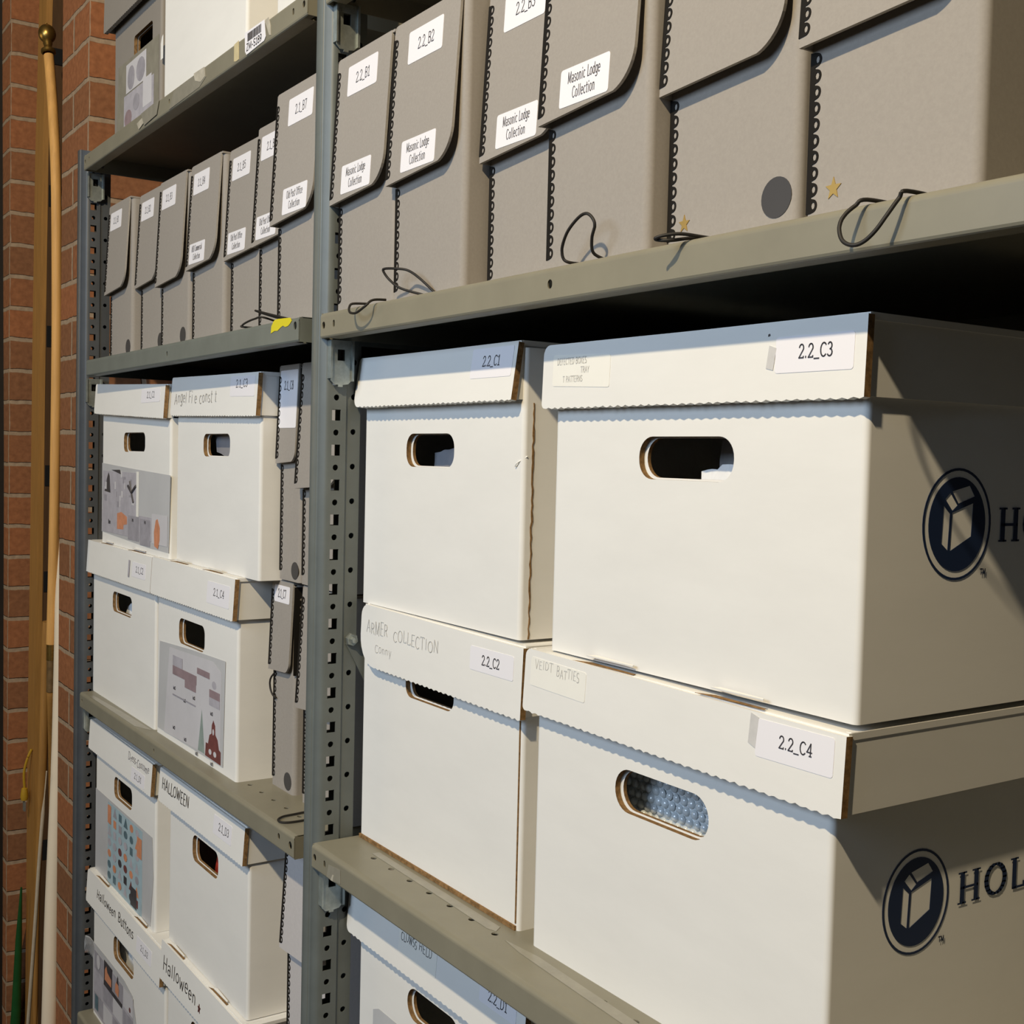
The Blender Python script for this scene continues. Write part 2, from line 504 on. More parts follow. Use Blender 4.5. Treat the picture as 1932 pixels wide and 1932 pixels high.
def text(mb, s, fr, a, b, h, m, wide=1.0, pen=0.09, gap=0.10, slant=0.0, jit=0.0, ang=0.0, c=0.0004, width=None, serif=False):
    """write s on frame fr with its baseline starting at (a, b); pen = stroke width / height"""
    total = sum(GL[ch][0] + gap for ch in s) - gap
    if width:
        wide = width / (total * h)
    ca, sa = math.cos(math.radians(ang)), math.sin(math.radians(ang))
    x = 0.0
    hw = pen * h / 2

    def place(px, py):
        return (a + px * ca - py * sa, b + px * sa + py * ca)
    for ch in s:
        w, strokes = GL[ch]
        jy = random.uniform(-jit, jit)
        js = 1 + random.uniform(-jit, jit)
        for st in strokes:
            P = [place(((x + p[0]) + slant * p[1]) * h * wide, (p[1] * js + jy) * h) for p in st]
            for i in range(len(P) - 1):
                p, q = Vector(P[i]), Vector(P[i + 1])
                d = q - p
                if d.length < 1e-7:
                    continue
                d.normalize()
                nrm = Vector((-d.y, d.x)) * hw
                e = d * hw * 0.7
                p2, q2 = p - e, q + e
                mb.quad(fr.P(*(p2 - nrm), c), fr.P(*(q2 - nrm), c), fr.P(*(q2 + nrm), c), fr.P(*(p2 + nrm), c), m)
            if serif and ch in 'HILMNPBDEFRilmnrdT1':
                for e, oth in ((st[0], st[1]), (st[-1], st[-2])):
                    if abs(e[0] - oth[0]) < 0.05 and abs(e[1] - oth[1]) > 0.3:
                        p = Vector(place((x + e[0] - .1 + slant * e[1]) * h * wide, (e[1] * js + jy) * h))
                        q = Vector(place((x + e[0] + .1 + slant * e[1]) * h * wide, (e[1] * js + jy) * h))
                        k = Vector((0, hw * .7))
                        mb.quad(fr.P(*(p - k), c), fr.P(*(q - k), c), fr.P(*(q + k), c), fr.P(*(p + k), c), m)
        x += w + gap
    return total * h * wide


def lettering(parent, fr, items, m, name='lettering', c=0.0005, **kw):
    mb = MB()
    for s, a, b, h, k in items:
        text(mb, s, fr, a, b, h, m, c=c, **{**kw, **k})
    return mb.build(name, parent)


def label_part(parent, fr, poly, lines, name='label', m=None, ink=None, c=0.0003, **kw):
    mb = MB()
    mb.panel(Fr(fr.P(0, 0, c), fr.u, fr.v), poly, t=c * 0.9, m=m or M['paper'])
    lb = mb.build(name, parent)
    if lines:
        lettering(lb, fr, lines, ink or M['ink'], c=c + 0.00015, **kw)
    return lb


def rlabel(parent, fr, a0, a1, b0, b1, lines, r=0.002, skew=0.0, **kw):
    p = stadium(a0, a1, b0, b1, r, 3)
    w = a1 - a0
    p = [(a, b + skew * (a - a0) / w) for a, b in p]
    return label_part(parent, fr, p, lines, **kw)


# ------------------------------------------------------------------ the setting
def brick_box(mb, uvs, x0, x1, y0, y1, z0, z1, faces):
    zr = 0.7590
    for f in faces:
        if f == 'front':
            q = [(x0, y0, z0), (x1, y0, z0), (x1, y0, z1), (x0, y0, z1)]
            uv = [(p[0] - x1 + 0.205, p[2] - zr) for p in q]
        elif f == 'right':
            q = [(x1, y0, z0), (x1, y1, z0), (x1, y1, z1), (x1, y0, z1)]
            uv = [(p[1] - y0 + 0.1025, p[2] - zr) for p in q]
        elif f == 'left':
            q = [(x0, y1, z0), (x0, y0, z0), (x0, y0, z1), (x0, y1, z1)]
            uv = [(-p[1] + y0 + 0.1025, p[2] - zr) for p in q]
        k = len(mb.v)
        mb.add(q, [(0, 1, 2, 3)], M['brick'])
        uvs.append(uv)


FZ, CZ = -1.30, 1.78
mb, uvs = MB(), []
brick_box(mb, uvs, -1.24, -1.053, 0.05, 0.56, FZ, CZ, ('front', 'right', 'left'))
brick_box(mb, uvs, -2.00, -1.67, 0.045, 0.56, FZ, CZ, ('front', 'right', 'left'))
brick_box(mb, uvs, -3.2, -2.00, 0.56, 0.6, FZ, CZ, ('front',))
brick_box(mb, uvs, -1.67, -1.24, 0.56, 0.6, FZ, CZ, ('front',))
brick_box(mb, uvs, -1.053, -0.45, 0.56, 0.6, FZ, CZ, ('front',))
me = bpy.data.meshes.new('wall_back')
me.from_pydata([tuple(v) for v in mb.v], [], mb.f)
me.materials.append(M['brick'])
ul = me.uv_layers.new(name='UVMap')
flat = [q for u in uvs for q in u]
for i, l in enumerate(me.loops):
    ul.data[i].uv = flat[l.vertex_index]
wall_back = bpy.data.objects.new('wall_back', me)
C.objects.link(wall_back)
tag(wall_back, kind='structure')


def struct(name, bx, m):
    q = MB()
    q.box(*bx, M[m])
    return tag(q.build(name), kind='structure')


struct('wall_behind_shelves', (-0.45, 2.6, 0.56, 0.6, FZ, CZ), 'lowbounce')  # brick left out here, darkened so it bounces no red light on the cartons
struct('floor', (-3.2, 2.6, -3.2, 0.6, FZ - 0.1, FZ), 'floor')
struct('ceiling', (-3.2, 2.6, -3.2, 0.6, CZ, CZ + 0.1), 'ceil')
struct('wall_left', (-3.3, -3.2, -3.2, 0.6, FZ, CZ), 'plaster')
struct('wall_right', (2.6, 2.7, -3.2, 0.6, FZ, CZ), 'plaster')
struct('wall_front', (-3.2, 2.6, -3.3, -3.2, FZ, CZ), 'plaster')
mb = MB()
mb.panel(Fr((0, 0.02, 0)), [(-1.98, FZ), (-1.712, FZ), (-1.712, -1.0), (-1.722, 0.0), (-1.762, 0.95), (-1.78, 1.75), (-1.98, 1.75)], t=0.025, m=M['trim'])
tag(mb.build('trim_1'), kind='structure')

# ------------------------------------------------------------------ shelving: uprights
ZA, ZB, ZLB, ZCL, ZC, ZDL = 0.5173, 0.1897, 0.1876, -0.3455, -0.3406, -0.876
PITCH = 0.035


def upright(x, ztop, label, m, zclips=(), z0=FZ):
    o = thing('shelf_upright', (x, 0, z0), label, 'shelving upright')
    mb = MB()
    # rolled front nose
    prof = [(0.0, 0.006), (0.0, 0.0), (0.001, -0.002), (0.003, -0.0032), (0.0120, -0.0032), (0.0145, -0.002), (0.0155, 0.0005)]
    for i in range(len(prof) - 1):
        p, q = prof[i], prof[i + 1]
        mb.quad((x + p[0], p[1], z0), (x + q[0], q[1], z0), (x + q[0], q[1], ztop), (x + p[0], p[1], ztop), m)
    # web with alternating square and round holes
    fr = side(x + 0.0155)
    holes = []
    k0 = math.ceil((z0 + 0.03 - 0.0901) / PITCH)
    k = k0
    while 0.0901 + k * PITCH < ztop - 0.03:
        z = 0.0901 + k * PITCH
        holes.append(rect(0.0143, 0.0239, z - 0.0055, z + 0.0055))
        holes.append(circle(0.019, z + PITCH / 2, 0.0031, 10))
        k += 1
    mb.panel(fr, rect(0.0005, 0.0297, z0, ztop), holes, 0.0012, m)
    xs = x + 0.0135
    mb.quad((x + 0.0155, 0.0297, z0), (xs, 0.0312, z0), (xs, 0.0312, ztop), (x + 0.0155, 0.0297, ztop), m)
    holes = [circle(0.0388, 0.0738 + j * PITCH, 0.0030, 10) for j in range(k0, k) if z0 + .02 < 0.0738 + j * PITCH < ztop - .02]
    mb.panel(side(xs), rect(0.0312, 0.0465, z0, ztop), holes, 0.0012, m)
    h2 = [q for j in range(k0, k) for q in (rect(0.0143, 0.0239, 0.0901 + j * PITCH - 0.0055, 0.0901 + j * PITCH + 0.0055), circle(0.019, 0.1076 + j * PITCH, 0.0031, 10))]
    mb.panel(side(x + 0.0035), rect(0.0005, 0.0465, z0, ztop), h2, 0.0012, m)
    mb.quad((x + 0.0025, 0.0465, z0), (xs, 0.0465, z0), (xs, 0.0465, ztop), (x + 0.0025, 0.0465, ztop), m)
    mb.build('post', o, smooth=40)
    for zt in zclips:
        cb = MB()
        xf = x + 0.0155
        y0, y1 = 0.0095, 0.0325
        zb = zt - 0.046
        out = [(y0, zt), (y0, zb + 0.006), (y0 + 0.004, zb + 0.002), (y0 + 0.008, zb + 0.002), (y0 + 0.008, zb), (y1 - 0.010, zb),
               (y1 - 0.010, zb + 0.002), (y1 - 0.004, zb + 0.003), (y1, zb + 0.007), (y1, zt)]
        cb.panel(side(xf + 0.006), out[::1], [rect(0.0165, 0.0245, zt - 0.020, zt - 0.009)], 0.0012, M['zinc'])
        cb.box(xf, xf + 0.0085, y1 - 0.0012, y1 + 0.0012, zb + 0.006, zt, M['zinc'])
        cb.box(xf, xf + 0.0085, y0 - 0.0012, y0 + 0.0006, zb + 0.008, zt, M['zinc'])
        cb.box(xf, xf + 0.0065, 0.014, 0.027, zt - 0.008, zt - 0.005, M['zinc'])
        cb.quad((xf + 0.001, 0.0165, zt - 0.020), (xf + 0.001, 0.0245, zt - 0.020), (xf + 0.001, 0.0245, zt - 0.009), (xf + 0.001, 0.0165, zt - 0.009), M['black'])  # black sheet painting in the dark of the clip's hole
        cb.build('shelf_clip', o)
    return o


mid = upright(0.0, 1.4, 'grey perforated steel upright between the left and right shelf bays', M['post'], (0.492, 0.164, -0.367))
mb = MB()
zz, yy = -0.1371, 0.0402
mb.lathe((0.0135, yy, zz), (1, 0, 0), [(0.0, 0.0105), (0.0030, 0.0105), (0.0032, 0.005), (0.0062, 0.005), (0.0068, 0.003), (0.0068, 0.0)], M['zinc'], 6)
mb.build('bolt', mid)
mb = MB()
mb.panel(Fr((0.0150, 0, 0), (0, 1, 0)), [(yy - .006, zz - .004), (yy + .006, zz + .004), (yy + 0.35, zz - 0.62), (yy + 0.338, zz - 0.628)], t=0.0012, m=M['post'])
mb.build('brace_strap', mid)
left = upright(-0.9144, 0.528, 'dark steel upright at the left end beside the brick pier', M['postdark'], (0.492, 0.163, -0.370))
rightp = upright(0.9144, 1.4, 'grey perforated steel upright at the right end of the right bay', M['post'], ())


# ------------------------------------------------------------------ shelves
def shelf(x0, x1, z, m, label, y0=0.0, depth=0.46, lip=0.0250, lipholes=(), topholes=(), slots=()):
    o = thing('metal_shelf', ((x0 + x1) / 2, y0, z), label, 'shelf')
    mb = MB()
    r = 0.0045
    # top sheet, folded nose, lip, return
    mb.panel(Fr((0, 0, z), (1, 0, 0), (0, 1, 0)), rect(x0, x1, y0 + r, y0 + depth), [circle(a, b, 0.0034, 10, 0.0030) for a, b in topholes], 0.0012, m)
    prof = [(y0 + r - r * math.sin(t), z - r + r * math.cos(t)) for t in [PI / 2 * k / 6 for k in range(7)]]
    for i in range(6):
        p, q = prof[i], prof[i + 1]
        mb.quad((x0, p[0], p[1]), (x0, q[0], q[1]), (x1, q[0], q[1]), (x1, p[0], p[1]), m)
    hs = [stadium(a - w, a + w, b - h, b + h, min(w, h), 4) for a, b, w, h in lipholes]
    mb.panel(front(y0), rect(x0, x1, z - lip + 0.002, z - r), hs, 0.0012, m)
    pr = [(y0, z - lip + .002), (y0 + .0007, z - lip + .0006), (y0 + .002, z - lip), (y0 + .016, z - lip), (y0 + .016, z - lip + 0.006)]
    for i in range(4):
        p, q = pr[i], pr[i + 1]
        e = 0.012 if i >= 2 else 0
        mb.quad((x0 + e, p[0], p[1]), (x0 + e, q[0], q[1]), (x1 - e, q[0], q[1]), (x1 - e, p[0], p[1]), m)
    # end flanges
    for xx, sg in ((x0, 1), (x1, -1)):
        mb.panel(side(xx), rect(y0 + 0.001, y0 + depth, z - lip, z - 0.0005), [circle(y0 + 0.028, z - 0.0135, 0.004, 10)], 0.0012 if sg < 0 else -0.0012, m)
    mb.quad((x0, y0 + depth, z - lip), (x1, y0 + depth, z - lip), (x1, y0 + depth, z), (x0, y0 + depth, z), m)
    mb.build('shelf_sheet', o, smooth=35)
    return o


def lh(x0, x1, z, y=0):  # holes of a front lip: a square-ish pair at each end and one in the middle
    return [(x0 + 0.0070, z - 0.0125, 0.0033, 0.0036), (x0 + 0.030, z - 0.0125, 0.0021, 0.0036),
            ((x0 + x1) / 2 - 0.005, z - 0.0125, 0.0022, 0.0030),
            (x1 - 0.0085, z - 0.0125, 0.0033, 0.0036), (x1 - 0.035, z - 0.0125, 0.0022, 0.0036)]


XR0, XR1 = 0.0160, 0.9115
XL0, XL1 = -0.8850, -0.0280
hrow = [(0.0869 + 0.0361 * i, 0.033) for i in range(23)]
sBR = shelf(XR0, XR1, ZB, M['shelf'], 'beige steel shelf under the big grey document cases in the right bay', lipholes=lh(XR0, XR1, ZB)[:2] + [(0.405, ZB - 0.0125, 0.0028, 0.0034)])
sCR = shelf(XR0, XR1, ZC, M['shelf'], 'beige steel shelf with a row of holes and tape in the right bay', lipholes=lh(XR0, XR1, ZC)[:2], topholes=hrow)
sAR = shelf(XR0, XR1, 0.514, M['shelf'], 'top shelf of the right bay, only its left corner showing')
sDR = shelf(XR0, XR1, ZDL, M['shelf'], 'lowest beige shelf of the right bay', topholes=())
sAL = shelf(XL0, XL1, ZA, M['shelf'], 'beige top shelf of the left bay with a barcode on its lip', lipholes=lh(XL0, XL1, ZA))
sBL = shelf(-0.8145, -0.0096, ZLB, M['shelfgrey'], 'grey-green steel shelf with a yellow sticker scrap in the left bay', y0=-0.012, lipholes=[(-0.4220, ZLB - 0.0135, 0.0024, 0.0034), (-0.0183, ZLB - 0.0085, 0.0036, 0.0042)])
sCL = shelf(XL0, XL1, ZCL, M['shelf'], 'beige steel shelf under the stacked record cartons in the left bay', lipholes=[(-0.872, ZCL - 0.012, .003, .0025), (-0.497, ZCL - .0125, .0022, .0030), (-0.068, ZCL - .0115, .0026, .0036), (-0.0375, ZCL - .0125, .0040, .0042)],
            topholes=[(-0.1245 - 0.0361 * i, 0.033) for i in range(-1, 20)])
sDL = shelf(XL0, XL1, ZDL, M['shelf'], 'lowest beige shelf of the left bay')

# worn tape and stickers on the shelves
mb = MB()
mb.panel(Fr((0, 0, ZC + 0.0004), (1, 0, 0), (0, 1, 0)), [(0.075, 0.0375), (0.22, 0.0352), (0.29, 0.0335), (0.300, 0.0365), (0.294, 0.0445), (0.075, 0.0455)], t=0.0003, m=M['tapegrey'])
mb.panel(Fr((0, 0, ZC + 0.0004), (1, 0, 0), (0, 1, 0)), [(0.318, 0.0330), (0.345, 0.029), (0.41, 0.026), (0.60, 0.018), (0.60, 0.029), (0.36, 0.0375)], t=0.0003, m=M['tapegrey'])
mb.build('tape_strip', sCR)
mb = MB()
mb.panel(front(-0.0004), [(0.052, ZC - .023), (0.056, ZC - .010), (0.082, ZC - .0075), (0.083, ZC - .021), (0.066, ZC - .0235)], t=0.0003, m=M['tapegrey'])
mb.panel(front(-0.0006), [(0.061, ZC - .0235), (0.0655, ZC - .017), (0.068, ZC - .0175), (0.066, ZC - .0235)], t=0.0003, m=M['tape'])
mb.build('tape_residue', sCR)
mb = MB()
mb.panel(Fr((0, 0, ZCL + .0004), (1, 0, 0), (0, 1, 0)), [(-.845, .004), (-.60, .0045), (-.563, .0185), (-.70, .0165), (-.845, .011)], t=.0003, m=M['tapegrey'])
mb.build('tape_strip', sCL)
# tape residue, tan tape, barcode on the top left shelf
f0 = front(-0.0005)
mb = MB()
mb.panel(front(-0.0005), [(-.442, ZA - .004), (-.325, ZA - .003), (-.322, ZA - .015), (-.345, ZA - .022), (-.46, ZA - .0235)], t=.0004, m=M['tapegrey'])
mb.panel(front(-0.0008), [(-.365, ZA - .001), (-.327, ZA - .002), (-.325, ZA - .014), (-.34, ZA - .017), (-.36, ZA - .011), (-.362, ZA - .008)], t=.0004, m=M['tape'])
mb.panel(front(-0.0011), [(-.60, ZA - .012), (-.545, ZA - .006), (-.55, ZA - .014), (-.59, ZA - .022)], t=.0004, m=M['tape'])
mb.panel(front(-0.0014), [(-.58, ZA - .003), (-.50, ZA - .001), (-.51, ZA - .019), (-.565, ZA - .022)], t=.0004, m=M['tapegrey'])
mb.build('tape_residue', sAL)
mb = MB()
mb.panel(f0, [(-.229, ZA - .002), (-.215, ZA - .001), (-.214, ZA - .022), (-.222, ZA - .0225), (-.229, ZA - .021)], t=.0004, m=M['tape_tan'])
mb.build('tan_tape', sAL)
bl = label_part(sAL, front(-0.0004), [(-.196, ZA + .002), (-.1945, ZA - .019), (-.190, ZA - .0235), (-.139, ZA - .0215), (-.1345, ZA - .018), (-.139, ZA + .001)][::-1],
                [('ZM-S189', -.190, ZA - .0195, .0075, dict(width=.044, pen=.15))], name='barcode_label')
mb = MB()
x = -.187
f1 = front(-0.0009)
while x < -.1475:
    w = random.choice((.0007, .0010, .0016))
    mb.panel(f1, rect(x, x + w, ZA - .0100, ZA - .0010), t=.0001, m=M['p_dark'] if random.random() < .45 else M['ink'])
    x += w + random.choice((.0006, .0009))
mb.build('barcode_bars', bl)
mb = MB()
mb.panel(f0, [(-.139, ZA - .0005), (-.128, ZA + .0005), (-.122, ZA - .010), (-.121, ZA - .0205), (-.126, ZA - .019), (-.133, ZA - .008)], t=.0004, m=M['tape'])
mb.build('paper_scrap', sAL)
mb = MB()
fy = front(-0.0125)
mb.panel(fy, [(-.0800, .1755), (-.0785, .1830), (-.0730, .1875), (-.0690, .1890), (-.0600, .1892), (-.0300, .1880), (-.0265, .1845), (-.0300, .1822), (-.0350, .1800), (-.0420, .1795), (-.0480, .1812), (-.0540, .1800), (-.0620, .1770), (-.0700, .1775)][::-1], t=.0005, m=M['yellow'])
mb.build('yellow_sticker', sBL)


# ------------------------------------------------------------------ record cartons
def wavy(x0, x1, z, amp, per=0.0085):
    n = max(4, int((x1 - x0) / per * 4))
    return [(x0 + (x1 - x0) * i / n, z + amp * (math.sin(i * PI / 2) + 0.4 * random.uniform(-1, 1))) for i in range(n + 1)]


def carton(label, x0, x1, y, z0, ztop, lx0, lx1, lzb, lyt, lyb, hole, depth=0.39, hr=0.013, group=None,
           bl_r=0.004, tl_r=0.004, lidtop1=None, lidbot1=None, lsx=None, mcard=None, body_top=None, gr=None):
    """ztop/lzb: lid top and lid skirt bottom at its left end; lidtop1/lidbot1 at its right end"""
    mc = mcard or M['card']
    o = thing('record_carton', ((x0 + x1) / 2, y + depth / 2, z0), label, 'storage box', group)
    zb = body_top or (ztop - 0.006)
    if lidtop1:
        zb = min(zb, lidtop1 - 0.006)
    mb = MB()
    r = 0.004
    holes = [stadium(*hole, hr, 7)] if hole else []
    mb.panel(front(y), rect(x0 + r, x1 - r, z0, zb), holes, 0.0045, mc, mhole=M['kraft'])
    if hole:   # the loose inner flap leaves a second raw edge inside the cut
        h2 = (hole[0] + 0.003, hole[1] - 0.001, hole[2] + 0.0012, hole[3] - 0.001)
        mb.panel(front(y + 0.0052), rect(hole[0] - .02, hole[1] + .02, hole[2] - .015, hole[3] + .012), [stadium(*h2, hr, 7)], 0.003, mc, mhole=M['kraft'])
    pts = [(x1 - r + r * math.sin(t), y + r - r * math.cos(t)) for t in [PI / 2 * k / 5 for k in range(6)]]
    pts += [(x1, y + depth), (x0, y + depth)]
    pts += [(x0 + r - r * math.cos(t), y + r - r * math.sin(t)) for t in [PI / 2 * k / 5 for k in range(6)]]
    for i in range(len(pts) - 1):
        p, q = pts[i], pts[i + 1]
        mb.quad((p[0], p[1], z0), (q[0], q[1], z0), (q[0], q[1], zb), (p[0], p[1], zb), mc)
    mb.quad((x0, y + .004, z0 + .002), (x1, y + .004, z0 + .002), (x1, y + depth, z0 + .002), (x0, y + depth, z0 + .002), mc)
    mb.build('carton_body', o, smooth=40)
    # lid
    t1 = lidtop1 if lidtop1 is not None else ztop
    b1 = lidbot1 if lidbot1 is not None else lzb
    H = ztop - lzb
    v = Vector((0, lyt - lyb, H))
    fr = Fr((0, lyb, lzb), (1, 0, 0), v)
    L = v.length
    sl = (t1 - ztop) / (lx1 - lx0)
    zl = lambda a: sl * (a - lx0)
    lb = MB()
    top = arc(lx0 + tl_r, L - tl_r, tl_r, tl_r, 90, 180, 5)
    low = arc(lx0 + bl_r, bl_r, bl_r, bl_r, 180, 270, 7)
    out = top + low + wavy(lx0 + bl_r + .003, lx1 - .001, 0, 0.0006)[:-1] + [(lx1, 0.0005), (lx1, L - 0.0015)]
    out = [(a, b + zl(a)) for a, b in out]
    lb.panel(fr, out, t=0.0055, m=mc, mback=mc, mrim=mc, rimsel=lambda p, q: M['kraft'] if (p[0] > lx1 - 1e-6 and q[0] > lx1 - 1e-6) else None)
    lid = lb.build('lid', o)
    tb = MB()
    yb = y + depth + 0.006
    for (a0, a1, c0, c1, e0, e1) in ((lx0 + .002, lx1 - .001, lyt + .003, yb, L - 0.0045, L - 0.0003),):
        vs = []
        for zz in (ztop - .0045, ztop - .0003):
            for yy in (c0, c1):
                for xx in (a0, a1):
                    vs.append((xx, yy, zz + zl(xx)))
        tb.add(vs, [(0, 2, 3, 1), (4, 5, 7, 6), (0, 1, 5, 4), (2, 6, 7, 3), (0, 4, 6, 2), (1, 3, 7, 5)], mc)
    for xx, k in ((max(lx0 + .0025, x0 - .004), 1), (lsx or min(lx1 - .0015, x1 + .0042), -1)):
        zt_, zb_ = ztop + zl(xx), lzb + zl(xx) + 0.001
        ys0, ys1 = lyt + .0055, lyb + .0057
        q = [(xx, ys1, zb_), (xx, yb, zb_ + .001), (xx, yb, zt_), (xx, ys0, zt_)]
        q2 = [(xx + k * .0035, p[1], p[2]) for p in q]
        tb.add(q + q2, [(0, 1, 2, 3), (7, 6, 5, 4), (0, 4, 5, 1), (1, 5, 6, 2), (2, 6, 7, 3), (3, 7, 4, 0)], mc)
    tb.build('lid_cover', lid)
    o_lfr = Fr(fr.P(0, 0, 0.0), fr.u, fr.v)
    o_lfr.z = lzb
    return o, lid, fr


def raw_edge(parent, quads, name='raw_edge'):
    mb = MB()
    for q in quads:
        mb.box(*q, M['kraft'])
    return tag(mb.build(name, parent), 'raw brown corrugated edge')


def jag_edge(parent, x, y0, z0, z1, name='raw_edge'):
    """a torn brown corrugated seam on a side face"""
    mb = MB()
    n = 44
    a = [(y0 + random.uniform(-.0006, .0006), z0 + (z1 - z0) * i / n) for i in range(n + 1)]
    b = [(p[0] + .0013 + random.uniform(-.0005, .0008), p[1]) for p in a]
    mb.panel(side(x + 0.0005), a + b[::-1], t=0.0008, m=M['kraft'])
    return tag(mb.build(name, parent), 'torn brown corrugated seam')


def slot(parent, x0, x1, y, z, d=0.0065, tilt=0.004):
    mb = MB()
    f = Fr((0, 0, z + .0002), (1, 0, 0), (0, 1, 0))
    w = x1 - x0
    mb.panel(f, [(x0, y), (x0 + .2 * w, y + .001), (x1, y + tilt), (x1 - .02 * w, y + tilt + d * .5), (x0 + .22 * w, y + d)], t=.0003, m=M['kraft'])
    s = mb.build('tab_slot', parent)
    mb = MB()
    f = Fr((0, 0, z + .0012), (1, 0, 0), (0, 1, 0.12))
    mb.panel(f, [(x0 + .22 * w, y + .0016), (x1 - .03 * w, y + tilt + .0012), (x1 - .05 * w, y + tilt + d * .5), (x0 + .30 * w, y + d * .9)], t=.001, m=M['card'])
    mb.build('tab', s)
    return s


PK = [0]


def pic(mb, fr, x0, x1, y0, y1, m, c=0.0008):
    PK[0] = (PK[0] + 1) % 40
    c += PK[0] * 1.2e-5
    mb.panel(Fr(fr.P(0, 0, c), fr.u, fr.v), rect(x0, x1, y0, y1), t=0.0001, m=M[m])


def poly(mb, fr, pts, m, c=0.0009):
    PK[0] = (PK[0] + 1) % 40
    c += PK[0] * 1.2e-5
    mb.panel(Fr(fr.P(0, 0, c), fr.u, fr.v), pts, t=0.0001, m=M[m])


# right bay --------------------------------------------------------------
FT = front
c1, c1lid, f = carton('white carton 2.2_C1 on top beside the middle upright, lid flaring left', 0.0178, 0.3035, 0.050, -0.0985, 0.1478,
                      0.0160, 0.3020, 0.0985, 0.0440, 0.0372, (0.1056, 0.1936, 0.0409, 0.0722), hr=.013, bl_r=.010, gr=1)
rlabel(c1lid, f, 0.2335, 0.2970, 0.0200, 0.0455, [('2.2_C1', 0.2515, 0.0300, 0.0085, dict(width=.0265, pen=.10))])
jag_edge(c1, 0.3035, 0.0585, -0.098, 0.097)
mb = MB()
mb.tube(smoothpath([(0.3042, 0.0535, 0.053), (0.297, 0.0488, 0.0478), (0.2935, 0.0487, 0.0445)]), .0006, M['cream'], 5)
mb.build('string', c1)

c3, c3lid, f = carton('large white carton 2.2_C3 on carton 2.2_C4, tissue in its handhole', 0.3515, 0.6565, 0.047, -0.0985, 0.1395,
                      0.3450, 0.6610, 0.0905, 0.0390, 0.0375, (0.4541, 0.5494, 0.0390, 0.0690), hr=.014, tl_r=.008, depth=.42, lsx=.6590)
rlabel(c3lid, f, 0.5915, 0.6525, 0.0165, 0.0385, [('2.2_C3', 0.6105, 0.0250, 0.0080, dict(width=.0260, pen=.115))])
rlabel(c3lid, f, 0.3585, 0.4290, 0.0170, 0.0410, [('DEFECTED BOXES', .364, .0330, .0048, {}), ('TRAY', .394, .026, .0045, {}), ('T PATTERNS', .372, .0195, .0045, {})],
       skew=-.003, m=M['cream'], ink=M['pencil'], name='faded_label', wide=.8)
mb = MB()
mb.panel(Fr(f.P(0, 0, .0004), f.u, f.v), [(0.584, .020), (0.590, .0185), (0.592, .032), (0.586, .034)], t=.0002, m=M['tapegrey2'])
mb.panel(Fr(f.P(0, 0, .0004), f.u, f.v), [(0.5845, .0395), (0.5862, .0400), (0.5858, .0412), (0.5846, .0408)], t=.0002, m=M['p_dark'])
mb.build('tape_scuff', c3lid)

c2, c2lid, f = carton('white carton 2.2_C2 on the beige shelf, rounded lid flap with faint handwriting', 0.0190, 0.3095, 0.052, ZC, -0.0985,
                      0.0295, 0.3185, -0.1590, 0.0445, 0.0425, (0.1095, 0.1988, -0.1790, -0.1450), hr=.011, bl_r=.030, tl_r=.012, lidbot1=-0.1560, lidtop1=-.1010)
rlabel(c2lid, f, 0.2385, 0.3060, 0.0275, 0.0480, [('2.2_C2', 0.2578, 0.0340, 0.0080, dict(width=.0270, pen=.12))], m=M['paper'])
lettering(c2lid, f, [('ARMER', .0425, .033, .0120, dict(width=.044)), ('COLLECTION', .0985, .0325, .0105, dict(width=.086)), ('Conny', .062, .0165, .0085, dict(width=.034))],
          M['pencil'], name='handwriting', jit=.12, pen=.05)
raw_edge(c2, [(0.0205, 0.3065, 0.0502, 0.0522, ZC + .0002, ZC + .0040)], 'bottom_edge')
mb = MB()
mb.box(0.3052, 0.3064, 0.0512, 0.0522, ZC + .006, -.158, M['kraft'])
tag(mb.build('raw_edge', c2), 'raw brown corrugated edge')

c4, c4lid, f = carton('large white carton 2.2_C4 on the beige shelf, bubble wrap in its handhole', 0.3365, 0.6420, 0.047, ZC, -0.0995,
                      0.3310, 0.6570, -0.1490, 0.0385, 0.0360, (0.4375, 0.5365, -0.2030, -0.1715), hr=.0155, tl_r=.006, depth=.42, lidbot1=-.1530, lidtop1=-.1025, lsx=.6555)
rlabel(c4lid, f, 0.5865, 0.6490, 0.0190, 0.0425, [('2.2_C4', 0.6060, 0.0280, 0.0075, dict(width=.0265, pen=.115))])
rlabel(c4lid, f, 0.3395, 0.4110, 0.0215, 0.0440, [('VEIDT', .3450, .0355, .0065, dict(width=.024)), ('BATTIES', .3740, .0335, .0070, dict(width=.029))],
       skew=-.002, m=M['cream'], ink=M['pencil'], name='old_label', jit=.12, pen=.07)
mb = MB()
mb.panel(Fr(f.P(0, 0, .0004), f.u, f.v), [(0.580, .026), (0.5865, .0235), (0.588, .043), (0.581, .045)], t=.0002, m=M['tapegrey2'])
mb.build('tape_scuff', c4lid)
slot(c4lid, 0.3905, 0.4615, 0.0400, -0.1005, d=.007, tilt=.001)
slot(c4lid, 0.5280, 0.5900, 0.0390, -0.1010, d=.006, tilt=.001)


